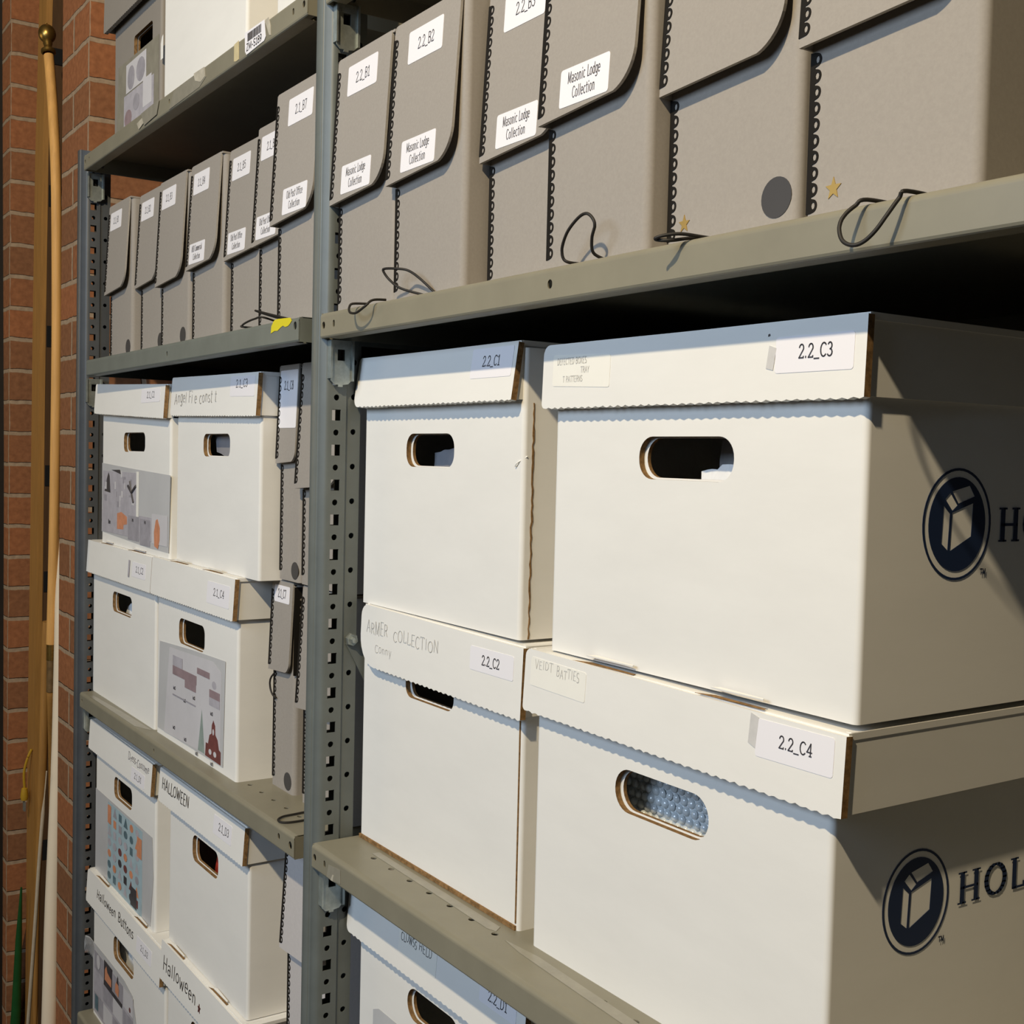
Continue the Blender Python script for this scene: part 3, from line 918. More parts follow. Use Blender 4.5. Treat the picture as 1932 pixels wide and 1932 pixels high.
def emblem(parent, x, yc, zc, ry, rz, ang, hy, hz, hh, hang, hwid):
    """oval box emblem and the printed name on a carton's side"""
    fr = side(x)
    ca, sa = math.cos(math.radians(ang)), math.sin(math.radians(ang))
    T = lambda p: (yc + p[0] * ry, zc + p[1] * rz)
    mb = MB()
    ring = [T((math.cos(t), math.sin(t))) for t in [2 * PI * k / 48 for k in range(48)]]
    ring2 = [T((.945 * math.cos(t), .955 * math.sin(t))) for t in [2 * PI * k / 48 for k in range(48)]]
    mb.panel(Fr(fr.P(0, 0, .0003), fr.u, fr.v), ring, [ring2], .0002, M['navy'])
    disk = [T((.83 * math.cos(t), .84 * math.sin(t))) for t in [2 * PI * k / 48 for k in range(48)]]
    front_ = [(-.18, .26), (.50, .47), (.46, -.28), (-.22, -.60)]
    side_ = [(-.46, .42), (-.25, .24), (-.29, -.58), (-.50, -.42)]
    lidl = [(-.42, .56), (-.18, .30), (-.02, .42), (-.26, .70)]
    lidf = [(-.20, .73), (.36, .86), (.54, .62), (.01, .46)]
    mb.panel(Fr(fr.P(0, 0, .0003), fr.u, fr.v), disk, [[T((p[0] * .9, p[1] * .8)) for p in q] for q in (front_, side_, lidl, lidf)], .0002, M['navy'])
    mb.build('emblem', parent)
    mb = MB()
    bfr = Fr(fr.P(0, 0, .0002), fr.u, fr.v)
    for k in range(5):   # heavy stems, thin bars, like the printed serif capitals
        text(mb, 'HOLLINGER', bfr, hy + k * .0007, hz, hh, M['navy'], width=hwid, pen=.085, gap=.20, serif=True, c=.0004 + k * .00001)
    mb.build('printed_name', parent)
    mb = MB()
    text(mb, 'TM', bfr, yc + ry * .72, zc - rz * .92, .0035, M['navy'], pen=.2, gap=.12)
    mb.build('trademark_sign', parent)


emblem(c3, 0.6565, 0.1325, 0.0175, 0.0335, 0.0345, 0, 0.1735, 0.0065, 0.0205, 0, 0.20)
emblem(c4, 0.6420, 0.1265, -0.2215, 0.0325, 0.0335, 0, 0.1675, -0.2310, 0.0200, 0, 0.215)

d1, d1lid, f = carton('white carton 2.2_D1 below the right beige shelf, lid half hidden', 0.0270, 0.3290, 0.050, -0.6350, -0.3930,
                      0.0170, 0.3380, -0.4370, 0.0425, 0.0395, (0.1290, 0.2240, -0.4840, -0.4530), hr=.0155, bl_r=.007)
rlabel(d1lid, f, 0.1255, 0.1965, 0.0165, 0.0440, [('CLOWSS', .1300, .0305, .0080, dict(width=.030)), ('HELD', .1640, .0315, .0080, dict(width=.024))],
       m=M['cream'], name='old_label', jit=.12, pen=.08, ink=M['p_dark'])
rlabel(d1lid, f, 0.2690, 0.3250, 0.0255, 0.0450, [('2.2_D1', 0.2830, 0.0310, 0.0085, dict(width=.0285, pen=.10))])
mb = MB()
poly(mb, FT(.050), [(.060, -.62), (.060, -.505), (.072, -.500), (.30, -.500), (.30, -.62)], 'sleeve', .0004)
mb.build('taped_sheet', d1)
d2r = carton('white carton directly under carton 2.2_D1, below the frame', 0.0270, 0.3290, 0.050, ZDL, -0.6355, 0.0170, 0.3380, -0.684, 0.0425, 0.0395, (0.129, 0.224, -0.725, -0.694))

# left bay, middle shelf ---------------------------------------------------
LL = -0.0985
c, lid, f = carton('white carton 2.1_C1 above, left one of the top pair, print sheet taped on', -0.8450, -0.5090, 0.022, LL, 0.1530,
                   -0.8600, -0.5075, 0.1060, 0.0150, 0.0120, (-.7275, -.6220, .0466, .0755), hr=.010, lidtop1=.1405, lidbot1=.0935, bl_r=.006)
rlabel(lid, f, -.613, -.527, .0110, .0300, [('2.1_C1', -.586, .0175, .0085, dict(width=.034, pen=.10))])
F = FT(.022)
mb = MB()
poly(mb, F, [(-.8445, -.081), (-.8445, .028), (-.700, .0225), (-.506, .0165), (-.510, -.090), (-.600, -.0895)], 'sleeve', .0004)
sh = mb.build('taped_sheet', c)
mb = MB()
pic(mb, F, -.838, -.658, -.046, .016, 'p_lav')
pic(mb, F, -.842, -.575, -.080, -.046, 'p_lav')
pic(mb, F, -.66, -.648, -.052, .018, 'cream')
pic(mb, F, -.585, -.515, -.082, -.040, 'print_')
poly(mb, F, [(-.828, -.016), (-.795, -.018), (-.800, .008), (-.806, .014), (-.815, .004)], 'p_dark')
poly(mb, F, [(-.790, .018), (-.745, .019), (-.738, .012), (-.760, .0145)], 'p_dark')
mb.tube([F.P(-.700, -.004, .001), F.P(-.682, -.014, .001), F.P(-.660, -.003, .001)], .0022, M['p_dark'], 5)
mb.tube([F.P(-.690, .003, .001), F.P(-.682, -.014, .001), F.P(-.672, -.028, .001)], .0020, M['p_dark'], 5)
poly(mb, F, [(-.757, -.072), (-.757, -.048), (-.735, -.045), (-.705, -.051), (-.705, -.062), (-.722, -.064), (-.724, -.071)], 'p_orange')
pic(mb, F, -.700, -.645, -.084, -.048, 'p_grey')
pic(mb, F, -.640, -.592, -.088, -.050, 'p_grey')
poly(mb, F, [(-.572, -.085), (-.574, -.065), (-.566, -.048), (-.558, -.046), (-.548, -.058), (-.548, -.075), (-.556, -.088)], 'p_orange')
text(mb, 'Boo', F, -.805, -.066, .006, M['p_dark'], c=.001, pen=.2)
for xx in (-.68, -.62):
    text(mb, 'ins', F, xx, -.056, .005, M['p_dark'], c=.001, pen=.2)
for q in range(16):
    xx = random.uniform(-.83, -.68)
    pic(mb, F, xx, xx + random.uniform(.004, .016), (zz := random.uniform(-.044, .010)), zz + random.uniform(.003, .012), random.choice(['p_grey', 'print_']), .00085)
mb.build('printed_pictures', sh)

c, lid, f = carton('plain white carton 2.1_C3 on top of the stack, with pencil writing on lid', -0.4985, -0.2030, 0.028, LL, 0.1490,
                   -0.5060, -0.1985, 0.0975, 0.0230, 0.0200, (-.3945, -.3005, .0440, .0728), hr=.010, lidtop1=.1440, lidbot1=.0925, bl_r=.006, lsx=-.2005)
rlabel(lid, f, -.285, -.207, .0200, .0440, [('2.1_C3', -.266, .0300, .0090, dict(width=.036, pen=.10))], skew=-.002)
lettering(lid, f, [('Angel Fire', -.490, .0160, .0150, dict(width=.085)), ('post it', -.395, .0150, .0150, dict(width=.062))] if False else
          [('Angel Fi e', -.490, .0160, .0150, dict(width=.088)), ('const t', -.392, .0150, .0150, dict(width=.062))], M['pencil'], name='handwriting', jit=.1, pen=.07)
mb = MB()
poly(mb, FT(.0300 + .0085), [(-.39, .050), (-.375, .048), (-.34, .040), (-.30, .030), (-.27, .09), (-.40, .09)], 'greycard', -.006)
mb.build('inner_flap', c)

c, lid, f = carton('white carton 2.1_C2 lower left on the middle shelf, tissue in its handhole', -0.8930, -0.5655, 0.022, ZCL, LL,
                   -0.9050, -0.5610, -0.1500, 0.0150, 0.0120, (-.7795, -.6785, -.2010, -.1700), hr=.011, tl_r=.006, bl_r=.007)
rlabel(lid, f, -.6500, -.5860, .0155, .0370, [('2.1_C2', -.6315, .0230, .0085, dict(width=.035, pen=.10))])
mb = MB()
poly(mb, f, [(-.668, .0130), (-.661, .0130), (-.661, .0380), (-.668, .0380)], 'p_lav', .0005)
mb.build('tape_scuff', lid)
slot(lid, -.8290, -.7750, .0165, LL, .006, .002)
slot(lid, -.6850, -.6080, .0165, LL, .006, .002)
c, lid, f = carton('white carton 2.1_C4 beside two tall grey cases, picture sheet below handhole', -0.5560, -0.2500, 0.022, ZCL, LL,
                   -0.5600, -0.2430, -0.1500, 0.0150, 0.0120, (-.4640, -.3645, -.2065, -.1725), hr=.011, tl_r=.002)
rlabel(lid, f, -.3340, -.2570, .0130, .0400, [('2.1_C4', -.3110, .0240, .0088, dict(width=.036, pen=.10))])
slot(lid, -.4900, -.4270, .0170, LL, .006, .002)
slot(lid, -.3620, -.3000, .0170, LL, .006, .002)
mb = MB()
poly(mb, F, [(-.548, -.3375), (-.543, -.2150), (-.410, -.2085), (-.288, -.2050), (-.293, -.3370)], 'sleeve', .0004)
sh = mb.build('taped_sheet', c)
mb = MB()
poly(mb, F, [(-.520, -.338), (-.500, -.218), (-.330, -.212), (-.300, -.222), (-.302, -.332)], 'print_', .0006)
for (a0, a1, b0, b1, m) in ((-.485, -.445, -.242, -.226, 'p_lav'), (-.485, -.390, -.252, -.240, 'p_mauve'), (-.435, -.392, -.262, -.246, 'p_mauve'), (-.388, -.342, -.236, -.228, 'p_mauve'),
                            (-.342, -.305, -.258, -.248, 'p_mauve'), (-.342, -.305, -.268, -.258, 'p_lav'), (-.484, -.392, -.2805, -.2785, 'p_grey'), (-.393, -.345, -.290, -.277, 'p_mauve'),
                            (-.484, -.440, -.300, -.282, 'p_blue'), (-.430, -.408, -.300, -.286, 'p_mauve'), (-.394, -.386, -.332, -.316, 'p_grey'), (-.484, -.400, -.322, -.300, 'p_lav')):
    pic(mb, F, a0, a1, b0, b1, m, .0009)
poly(mb, F, [(-.382, -.334), (-.374, -.300), (-.369, -.279), (-.364, -.300), (-.357, -.334)], 'p_green', .001)
poly(mb, F, [(-.355, -.335), (-.353, -.318), (-.345, -.318), (-.340, -.306), (-.333, -.303), (-.332, -.292), (-.3265, -.285), (-.320, -.291), (-.319, -.302), (-.311, -.307), (-.306, -.318), (-.300, -.320), (-.300, -.336)][::-1], 'p_rust', .001)
for xx in (-.337, -.320):
    poly(mb, F, circle(xx, -.327, .0052, 12, .0036), 'print_', .0011)
poly(mb, F, circle(-.3265, -.300, .0030, 10, .004), 'print_', .0011)
poly(mb, F, circle(-.3255, -.241, .008, 12, .0052), 'p_lav', .001)
for xx, zz in ((-.482, -.272), (-.440, -.282), (-.404, -.272), (-.338, -.280), (-.482, -.326), (-.436, -.333), (-.392, -.342), (-.336, -.343)):
    text(mb, 'lotO', F, xx, zz, .0042, M['p_grey'], c=.0012, pen=.22)
mb.build('printed_pictures', sh)

# left bay, bottom shelf ---------------------------------------------------
c, lid, f = carton('white carton marked Dress-Costume, icon sheet on its front, far left below the shelf', -0.8740, -0.5620, 0.024, -0.6375, -0.3905,
                   -0.8850, -0.5550, -0.4385, 0.0170, 0.0140, (-.7690, -.6750, -.4915, -.4585), hr=.011)
lettering(lid, f, [('Dress-Costume', -.668, .0290, .0105, dict(width=.100))], M['p_grey'], name='handwriting', jit=.15, pen=.09)
rlabel(lid, f, -.650, -.585, .0030, .0230, [('2.1_D1', -.6330, .0090, .0080, dict(width=.033, pen=.10))])
F = FT(.024)
mb = MB()
poly(mb, F, [(-.873, -.636), (-.873, -.503), (-.575, -.503), (-.568, -.560), (-.580, -.634)], 'sleeve', .0004)
sh = mb.build('taped_sheet', c)
mb = MB()
pic(mb, F, -.800, -.620, -.635, -.507, 'p_blue', .0006)
R2 = random.Random(3)
cols = ['p_orange', 'p_teal', 'p_dark', 'p_grey', 'p_orange', 'p_rust', 'p_teal', 'p_lav']
for i in range(6):
    for j in range(7):
        xx, zz = -.790 + i * .029, -.517 - j * .0175
        kind = R2.choice(['c', 'r', 't', 'c'])
        m = cols[(i * 3 + j * 5) % 8] if j not in (2, 3) or R2.random() < .5 else 'p_lav'
        if kind == 'c':
            poly(mb, F, circle(xx, zz, .009, 10, .006), m)
        elif kind == 'r':
            pic(mb, F, xx - .007, xx + .007, zz - .006, zz + .006, m, .0009)
        else:
            poly(mb, F, [(xx - .010, zz - .007), (xx + .010, zz - .007), (xx, zz + .008)], m)
pic(mb, F, -.800, -.782, -.540, -.512, 'p_orange', .001)
pic(mb, F, -.645, -.622, -.550, -.520, 'p_orange', .001)
pic(mb, F, -.675, -.645, -.632, -.603, 'p_dark', .001)
mb.build('printed_pictures', sh)
c, lid, f = carton('white carton marked HALLOWEEN, under the shelf edge in the left bay', -0.5000, -0.2100, 0.024, -0.6215, -0.3870,
                   -0.5210, -0.2060, -0.4335, 0.0170, 0.0140, (-.4060, -.3110, -.4845, -.4500), hr=.012)
lettering(lid, f, [('HALLOWEEN', -.5075, .0200, .0150, dict(width=.110))], M['marker'], name='handwriting', jit=.10, pen=.09)
rlabel(lid, f, -.3060, -.2450, .0130, .0365, [('2.1_D3', -.2880, .0210, .0090, dict(width=.034, pen=.10))])
LD = -0.6375
c, lid, f = carton('white carton marked Halloween Buttons at bottom left, curled picture sheet', -0.8740, -0.5050, 0.022, ZDL, LD,
                   -0.8850, -0.5010, -0.6910, 0.0150, 0.0120, (-.7580, -.6520, -.7420, -.7060), hr=.013, tl_r=.008)
lettering(lid, f, [('Halloween', -.8230, .0245, .0135, dict(width=.105)), ('Buttons', -.7050, .0245, .0145, dict(width=.078))], M['marker'], name='handwriting', jit=.10, pen=.10)
rlabel(lid, f, -.610, -.540, .0140, .0360, [('2.1_D2', -.590, .0210, .0080, dict(width=.034, pen=.10))])
slot(lid, -.842, -.778, .0170, LD, .006, .001)
slot(lid, -.640, -.585, .0180, LD, .006, .001)
F = FT(.022)
mb = MB()
poly(mb, F, [(-.873, -.87), (-.873, -.758), (-.800, -.757), (-.700, -.757), (-.655, -.765), (-.635, -.800), (-.640, -.87)], 'sleeve', .0004)
crl = smoothpath([(-.873, .0217, -.758), (-.886, .0190, -.7545), (-.900, .0150, -.7560), (-.905, .0140, -.7600)])
for i in range(len(crl) - 1):
    p, q = crl[i], crl[i + 1]
    mb.quad(p, q, q - Vector((0, 0, .010)) + Vector((.012, 0, 0)), p - Vector((0, 0, .03)), M['sleeve'])
sh = mb.build('taped_sheet', c)
mb = MB()
pic(mb, F, -.866, -.650, -.870, -.768, 'p_lav', .0006)
for i in range(4):
    for j in range(3):
        pic(mb, F, -.862 + i * .054, -.812 + i * .054, -.797 - j * .034, -.768 - j * .034, ['p_grey', 'p_lav', 'p_grey', 'print_'][(i + j) % 4], .0008)
pic(mb, F, -.806, -.760, -.797, -.764, 'p_dark', .001)
poly(mb, F, [(-.800, -.794), (-.800, -.778), (-.792, -.770), (-.786, -.778), (-.764, -.782), (-.764, -.794)], 'p_orange', .0012)
pic(mb, F, -.806, -.705, -.804, -.797, 'p_dark', .0011)
poly(mb, F, [(-.742, -.792), (-.742, -.780), (-.732, -.770), (-.722, -.782), (-.724, -.794)], 'p_orange', .0012)
poly(mb, F, [(-.735, -.775), (-.730, -.762), (-.724, -.775)], 'p_dark', .0012)
poly(mb, F, circle(-.838, -.780, .010, 12, .012), 'print_', .0012)
pic(mb, F, -.856, -.838, -.862, -.838, 'p_teal', .0012)
poly(mb, F, circle(-.665, -.790, .004, 8), 'p_rust', .0012)
mb.build('printed_pictures', sh)
c, lid, f = carton('white carton marked Halloween with a red star, bottom middle under carton 2.1_D3', -0.4950, -0.2080, 0.022, ZDL, -.6220,
                   -0.5000, -0.1950, -0.6755, 0.0150, 0.0120, (-.400, -.305, -.726, -.695), hr=.013, tl_r=.003)
lettering(lid, f, [('Halloween', -.4880, .0180, .0185, dict(width=.132))], M['marker'], name='handwriting', jit=.10, pen=.08)
mb = MB()
text(mb, '*', f, -.3470, .0130, .0110, M['p_rust'], pen=.16)
mb.build('red_star', lid)
slot(lid, -.482, -.418, .0165, -.6220, .006, .001)
slot(lid, -.322, -.262, .0175, -.6220, .006, .001)

# left bay, top shelf ------------------------------------------------------
M['greybox'] = mat('grey_box_board', (0.26, 0.235, 0.205), 0.8, noise=0.03, nscale=30)
c, lid, f = carton('grey carton with a grey lid and photo print on the top left shelf', -0.7880, -0.5620, 0.020, ZA, 0.7900,
                   -0.8000, -0.5580, 0.6840, 0.0080, 0.0060, (-.688, -.600, .6205, .6530), hr=.006, mcard=M['greybox'], bl_r=.004, body_top=.72)
F = FT(.020)
mb = MB()
poly(mb, F, [(-.7750, .5200), (-.7650, .6270), (-.5700, .6250), (-.5700, .5200)], 'tapegrey', .0004)
sh = tag(mb.build('taped_sheet', c), 'photo print in a dull sleeve')
mb = MB()
pic(mb, F, -.724, -.626, .578, .620, 'print_', .0008)
poly(mb, F, stadium(-.716, -.682, .580, .614, .016, 5), 'p_grey', .001)
poly(mb, F, circle(-.652, .598, .021, 14, .017), 'p_grey', .001)
pic(mb, F, -.734, -.590, .525, .576, 'p_lav', .0008)
poly(mb, F, circle(-.672, .556, .016, 12, .012), 'p_grey', .001)
poly(mb, F, circle(-.712, .540, .018, 12, .013), 'p_mauve', .001)
pic(mb, F, -.640, -.600, .540, .580, 'print_', .0009)
mb.build('printed_pictures', sh)
c, lid, f = carton('large plain white carton in the middle of the top left shelf', -0.5475, -0.2440, 0.0200, ZA, 0.7900,
                   -0.5560, -0.2360, 0.7400, 0.0130, 0.0110, (-.44, -.35, .69, .72))
mb = MB()
poly(mb, FT(.0185), [(-.5580, .5860), (-.5475, .5860), (-.5475, .6180), (-.5530, .6160), (-.5580, .6080)], 'card', .0)
mb.build('torn_tab', c)
c, lid, f = carton('white carton at the right end of the top left shelf', -0.1555, -0.0300, 0.0200, ZA, 0.7900,
                   -0.1640, -0.0290, 0.7400, 0.0130, 0.0110, None)

# things seen through handholes -------------------------------------------


def crumple(name, label, cat, x0, x1, y, z0, z1, m, amp=.004, seed=1, depth=.05, tilt=.0):
    R = random.Random(seed)
    mb = MB()
    nx, nz = 12, 10
    g = []
    for j in range(nz + 1):
        for i in range(nx + 1):
            zz = z0 + (z1 - z0) * j / nz + (R.uniform(-amp, amp) * 1.5 if 0 < j else 0)
            if j == nz:
                zz += tilt * (i / nx - .5)
            g.append((x0 + (x1 - x0) * i / nx + R.uniform(-amp, amp), y + R.uniform(-amp, amp) + .012 * j / nz, zz))
    n = len(g)
    g += [(p[0], p[1] + depth, p[2] - .004 * (k // (nx + 1)) / nz) for k, p in enumerate(g)]
    fs = []
    for j in range(nz):
        for i in range(nx):
            k = j * (nx + 1) + i
            fs.append((k, k + 1, k + nx + 2, k + nx + 1))
            fs.append((n + k, n + k + nx + 1, n + k + nx + 2, n + k + 1))
    for i in range(nx):
        k = nz * (nx + 1) + i
        fs.append((k, k + 1, n + k + 1, n + k))
        fs.append((i, n + i, n + i + 1, i + 1))
    for j in range(nz):
        k = j * (nx + 1)
        fs.append((k, k + nx + 1, n + k + nx + 1, n + k))
        k += nx
        fs.append((k, n + k, n + k + nx + 1, k + nx + 1))
    mb.add(g, fs, M[m])
    return tag(mb.build(name), label, cat)


crumple('tissue_paper', 'crumpled white paper inside the handhole of carton 2.2_C3', 'paper', .494, .560, .0580, -.0955, .0505, 'tissue', .0010, 4, tilt=.008, depth=.012)
crumple('paper_sheet', 'grey-white paper standing behind the tissue in carton 2.2_C3', 'paper', .470, .600, .1000, -.0955, .0720, 'palefolio', .0012, 14, tilt=.01, depth=.01)
crumple('folder', 'dark grey folder inside the handhole of carton 2.2_C1', 'folder', .108, .215, .068, -.0975, .0640, 'greycard', .0012, 5, tilt=.02)
crumple('tissue_paper', 'white tissue inside the handhole of carton 2.1_C2', 'paper', -.800, -.700, .038, -.3425, -.1880, 'tissue', .002, 6, tilt=.014)
crumple('stuffing', 'white stuffing in the handhole of the Halloween Buttons carton', 'stuffing', -.830, -.670, .038, -.872, -.7080, 'tissue', .002, 8, tilt=.004)
crumple('red_cloth', 'red cloth inside the handhole of the HALLOWEEN carton', 'cloth', -.392, -.290, .042, -.6185, -.4640, 'red', .002, 9, tilt=.012)
# bubble wrap
mb = MB()
Rb = random.Random(11)
bx0, bx1, bz0, bz1, by = .392, .545, -.3375, -.1620, .0660
mb.panel(Fr((0, by, bz0), (1, 0, 0), (0, .10, 1)), rect(bx0, bx1, 0, bz1 - bz0), t=.030, m=M['bubble'])
rows = int(.060 / .0068)
for j in range(rows):
    for i in range(19):
        cx = bx0 + .006 + i * .0078 + (.0039 if j % 2 else 0) + Rb.uniform(-.0006, .0006)
        h = bz1 - bz0 - .003 - j * .0068
        fr = Fr((0, by, bz0), (1, 0, 0), (0, .10, 1))
        rr = .0036
        prof = [(rr, .0), (rr * .93, .0012), (rr * .7, .0022), (rr * .35, .0027), (0.0001, .0028)]
        ctr = fr.P(cx, h)
        mb.lathe(ctr, fr.n + Vector((Rb.uniform(-.3, .3), 0, Rb.uniform(-.3, .3))), prof, M['bubble'], 9)
bw = tag(mb.build('bubble_wrap', smooth=60), 'clear bubble wrap inside the handhole of carton 2.2_C4', 'bubble wrap')


# ------------------------------------------------------------------ grey document cases
def strip(parent, fr, a, b0, b1, name='edge_strip', c=0.0004, pitch=.0088, both=False):
    """black metal edging with clinched loops along a vertical board edge"""
    mb = MB()
    f2 = Fr(fr.P(0, 0, c), fr.u, fr.v)
    n = max(1, int((b1 - b0) / pitch))
    pt = (b1 - b0) / n
    out, holes = [], []
    right = []
    for i in range(n):
        cz = b0 + (i + .5) * pt
        right += [(a + .0030, cz - pt * .46)] + [(a + .0042 + .0036 * math.cos(t), cz + .0039 * math.sin(t)) for t in [math.radians(-75 + 15 * k) for k in range(11)]] + [(a + .0030, cz + pt * .46)]
        holes.append([(a + .0048 + .0014 * math.cos(t), cz + .0021 * math.sin(t)) for t in [2 * PI * k / 8 for k in range(8)]])
    out = [(a - .0006, b0)] + right + [(a - .0006, b1)]
    mb.panel(f2, out, holes, .0005, M['edge'])
    # wrap onto the left side of the board
    p0, p1 = f2.P(a - .0006, b0), f2.P(a - .0006, b1)
    back = -fr.n * .008
    mb.quad(p1, p0, p0 + back, p1 + back, M['edge'])
    return mb.build(name, parent)


def star_pts(x, z, r, rot=0):
    return [(x + (r if k % 2 == 0 else r * .42) * .9 * math.sin(math.radians(36 * k + rot)), z + (r if k % 2 == 0 else r * .42) * math.cos(math.radians(36 * k + rot))) for k in range(10)][::-1]


def case(label, x0, y, z0, w=.115, h=.2475, flap=.142, lift=.0075, lab1=None, lab2=None, dot=None, star=None, cord=None, group=None,
         rr=.030, sidestrip=False, depth=.36, board=None, fgap=.007, dx=0.0, laboff=.012, lw=.060):
    o = thing('document_case', (x0 + w / 2, y + depth / 2, z0), label, 'document case', group)
    x1 = x0 + w
    bd = board or M['folio']
    mb = MB()
    r = .006
    outl = [(x0, y + depth), (x0, y + .0008), (x0 + .0008, y)] + [(x1 - r + r * math.sin(t), y + r - r * math.cos(t)) for t in [PI / 2 * k / 7 for k in range(8)]] + [(x1, y + depth)]
    n = len(outl)
    zt = z0 + h - .003
    mb.add([(p[0], p[1], z0) for p in outl] + [(p[0], p[1], zt) for p in outl],
           [(i, (i + 1) % n, n + (i + 1) % n, n + i) for i in range(n)] + [tuple(reversed(range(n))), tuple(range(n, 2 * n))], bd)
    mb.build('case_body', o, smooth=35)
    fb = FT(y)
    zf = z0 + h - flap
    strip(o, fb, x0, z0 + .010, zf - .001 if True else zt)
    # flap hinged along the top, its free corner rounded
    v = Vector((0, lift, flap))
    fr = Fr((0, y - .0030 - lift, zf), (1, 0, 0), v)
    L = v.length
    fx1 = x1 - fgap
    out = [(x0 - .0008, 0.0)] + [(a, b) for a, b in arc(fx1 - rr, rr * 1.15, rr, rr * 1.0, -72, 0, 9)] + [(fx1 + .0015, L - .004), (fx1 + .0005, L), (x0 + .003, L), (x0 - .0004, L - .006)]
    fm = MB()
    fm.panel(fr, out, t=.0024, m=bd, mrim=M['inner'])
    # top of the lid and the left gusset
    fm.box(x0, x1 - .001, y - .0025, y + depth, zt + .0006, z0 + h, bd)
    g = [(x0 - .0006, y + .006, zf), (x0 - .0006, y - .003 - lift, zf), (x0 - .0006, y - .003, z0 + h - .001), (x0 - .0006, y + .006, z0 + h - .001)]
    g2 = [(p[0] + .0014, p[1], p[2]) for p in g]
    fm.add(g + g2, [(0, 1, 2, 3), (7, 6, 5, 4), (0, 4, 5, 1), (1, 5, 6, 2), (2, 6, 7, 3), (3, 7, 4, 0)], bd)
    fl = fm.build('flap', o)
    strip(fl, fr, x0 - .0008, .0055, L - .012)
    if sidestrip:
        sm = MB()
        hl = []
        k = zf + .008
        fs_ = side(x1 + .0006)
        while k < z0 + h - .012:
            hl += [circle(y + .006, k, .0016, 7), circle(y + .0125, k + .0045, .0016, 7)]
            k += .009
        sm.panel(fs_, rect(y - .002, y + .018, zf + .001, z0 + h - .005), hl, .0006, M['edge'])
        sm.build('side_edging', fl)
        sm = MB()
        sm.panel(side(x1 + .0002), rect(y - .001, y + .020, zf + .0005, z0 + h - .004), t=.0006, m=bd)
        sm.build('side_gusset', fl)
    if lab1:
        a0 = x0 + laboff + dx
        rlabel(fl, fr, a0, a0 + lw, L - .0410, L - .0125, [(lab1, a0 + lw * .29, L - .0310, .0095, dict(width=lw * .46, pen=.085))], r=.0022)
    if lab2:
        a0 = x0 + laboff - .001 + dx
        l1, l2 = lab2
        rlabel(fl, fr, a0, a0 + lw, .0070, .0345, [(l1, a0 + lw * .16, .0232, .0080, dict(width=lw * .66, pen=.075)), (l2, a0 + lw * .27, .0118, .0080, dict(width=lw * .46, pen=.075))], r=.0022)
    if dot:
        dm = MB()
        dm.panel(FT(y - .0004), circle(dot[0], dot[1], dot[2], 28), t=.0004, m=M['dot'])
        dm.build('dot_sticker', o)
    if star:
        dm = MB()
        dm.panel(FT(y - .0005), star_pts(*star), t=.0005, m=M['gold'])
        dm.build('star_sticker', o)
    for cpts in (cord or []):
        dm = MB()
        dm.tube(smoothpath(cpts), .00115, M['cord'], 7)
        dm.build('pull_cord', o, smooth=60)
    return o


ML = ('Masonic Lodge', 'Collection')
OP = ('Old Post Office', 'Collection')
G = None
case('grey document case 2.2_B1 next to the middle upright', .0165, .0180, ZB, .1160, lab1='2.2_B1', lab2=ML, laboff=.024, lw=.0615,
     cord=[[(.134, .010, .1925), (.1332, -.003, .1912), (.1324, -.010, .1853), (.1186, -.012, .1803), (.1055, -.012, .1817), (.098, -.009, .1876), (.0975, -.005, .1910), (.0996, .010, .1920)]])
case('grey document case 2.2_B2, second from the middle upright', .1345, .0180, ZB, .1190, lab1='2.2_B2', lab2=ML, laboff=.027, lw=.0600, flap=.143,
     cord=[[(.2117, .0165, .1918), (.1952, .010, .2055), (.1821, .006, .213), (.1726, 0, .2151), (.1574, -.004, .2164), (.155, -.004, .2143), (.1591, 0, .2068), (.1728, .004, .1984), (.1918, .0165, .1920)]])
case('grey document case with a Masonic Lodge label, set back third from the middle upright', .2570, .0410, ZB, .1150, lab1='2.2_B3', lab2=ML, laboff=.024, lw=.058, flap=.142)
case('grey document case fourth from the middle upright, cord loop standing up', .3735, .0190, ZB, .1150, lab1='2.2_B4', lab2=ML, laboff=.026, lw=.0570, flap=.140,
     cord=[[(.4469, .0165, .1915), (.4451, .008, .1954), (.448, .004, .2042), (.4536, .002, .2127), (.4504, .001, .219), (.4442, 0, .2215), (.4346, 0, .2184), (.424, 0, .2109), (.4161, .002, .2017), (.4152, .004, .1948), (.418, .007, .1920), (.4209, .0165, .1915)]])
case('grey document case with a round dark dot and small gold star', .4895, .0370, ZB, .1165, flap=.142, lab1='2.2_B5', lab2=None, laboff=.026,
     dot=(.5890, .2140, .0125), star=(.5060, .2100, .0062),
     cord=[[(.5553, .034, .1915), (.5544, .010, .1915), (.5504, -.004, .1923), (.5446, -.012, .1915), (.5395, -.016, .1899), (.5396, -.014, .1889), (.5459, -.008, .1886), (.5473, .010, .1918), (.548, .034, .1915)]])
case('rightmost grey document case, gold star beside its black edging', .6130, .0380, ZB, .1170, flap=.142, lab1='2.2_B6', laboff=.026,
     star=(.6330, .2120, .0068),
     cord=[[(.6907, .035, .1915), (.6899, .0, .1912), (.6872, -.006, .1876), (.6844, -.011, .1822), (.6842, -.014, .1761), (.688, -.016, .1686), (.6947, -.016, .1651), (.7001, -.014, .1662), (.7059, -.012, .1712), (.7106, -.009, .179), (.7145, -.005, .1874), (.7161, -.001, .1912), (.7148, .035, .1918)]])

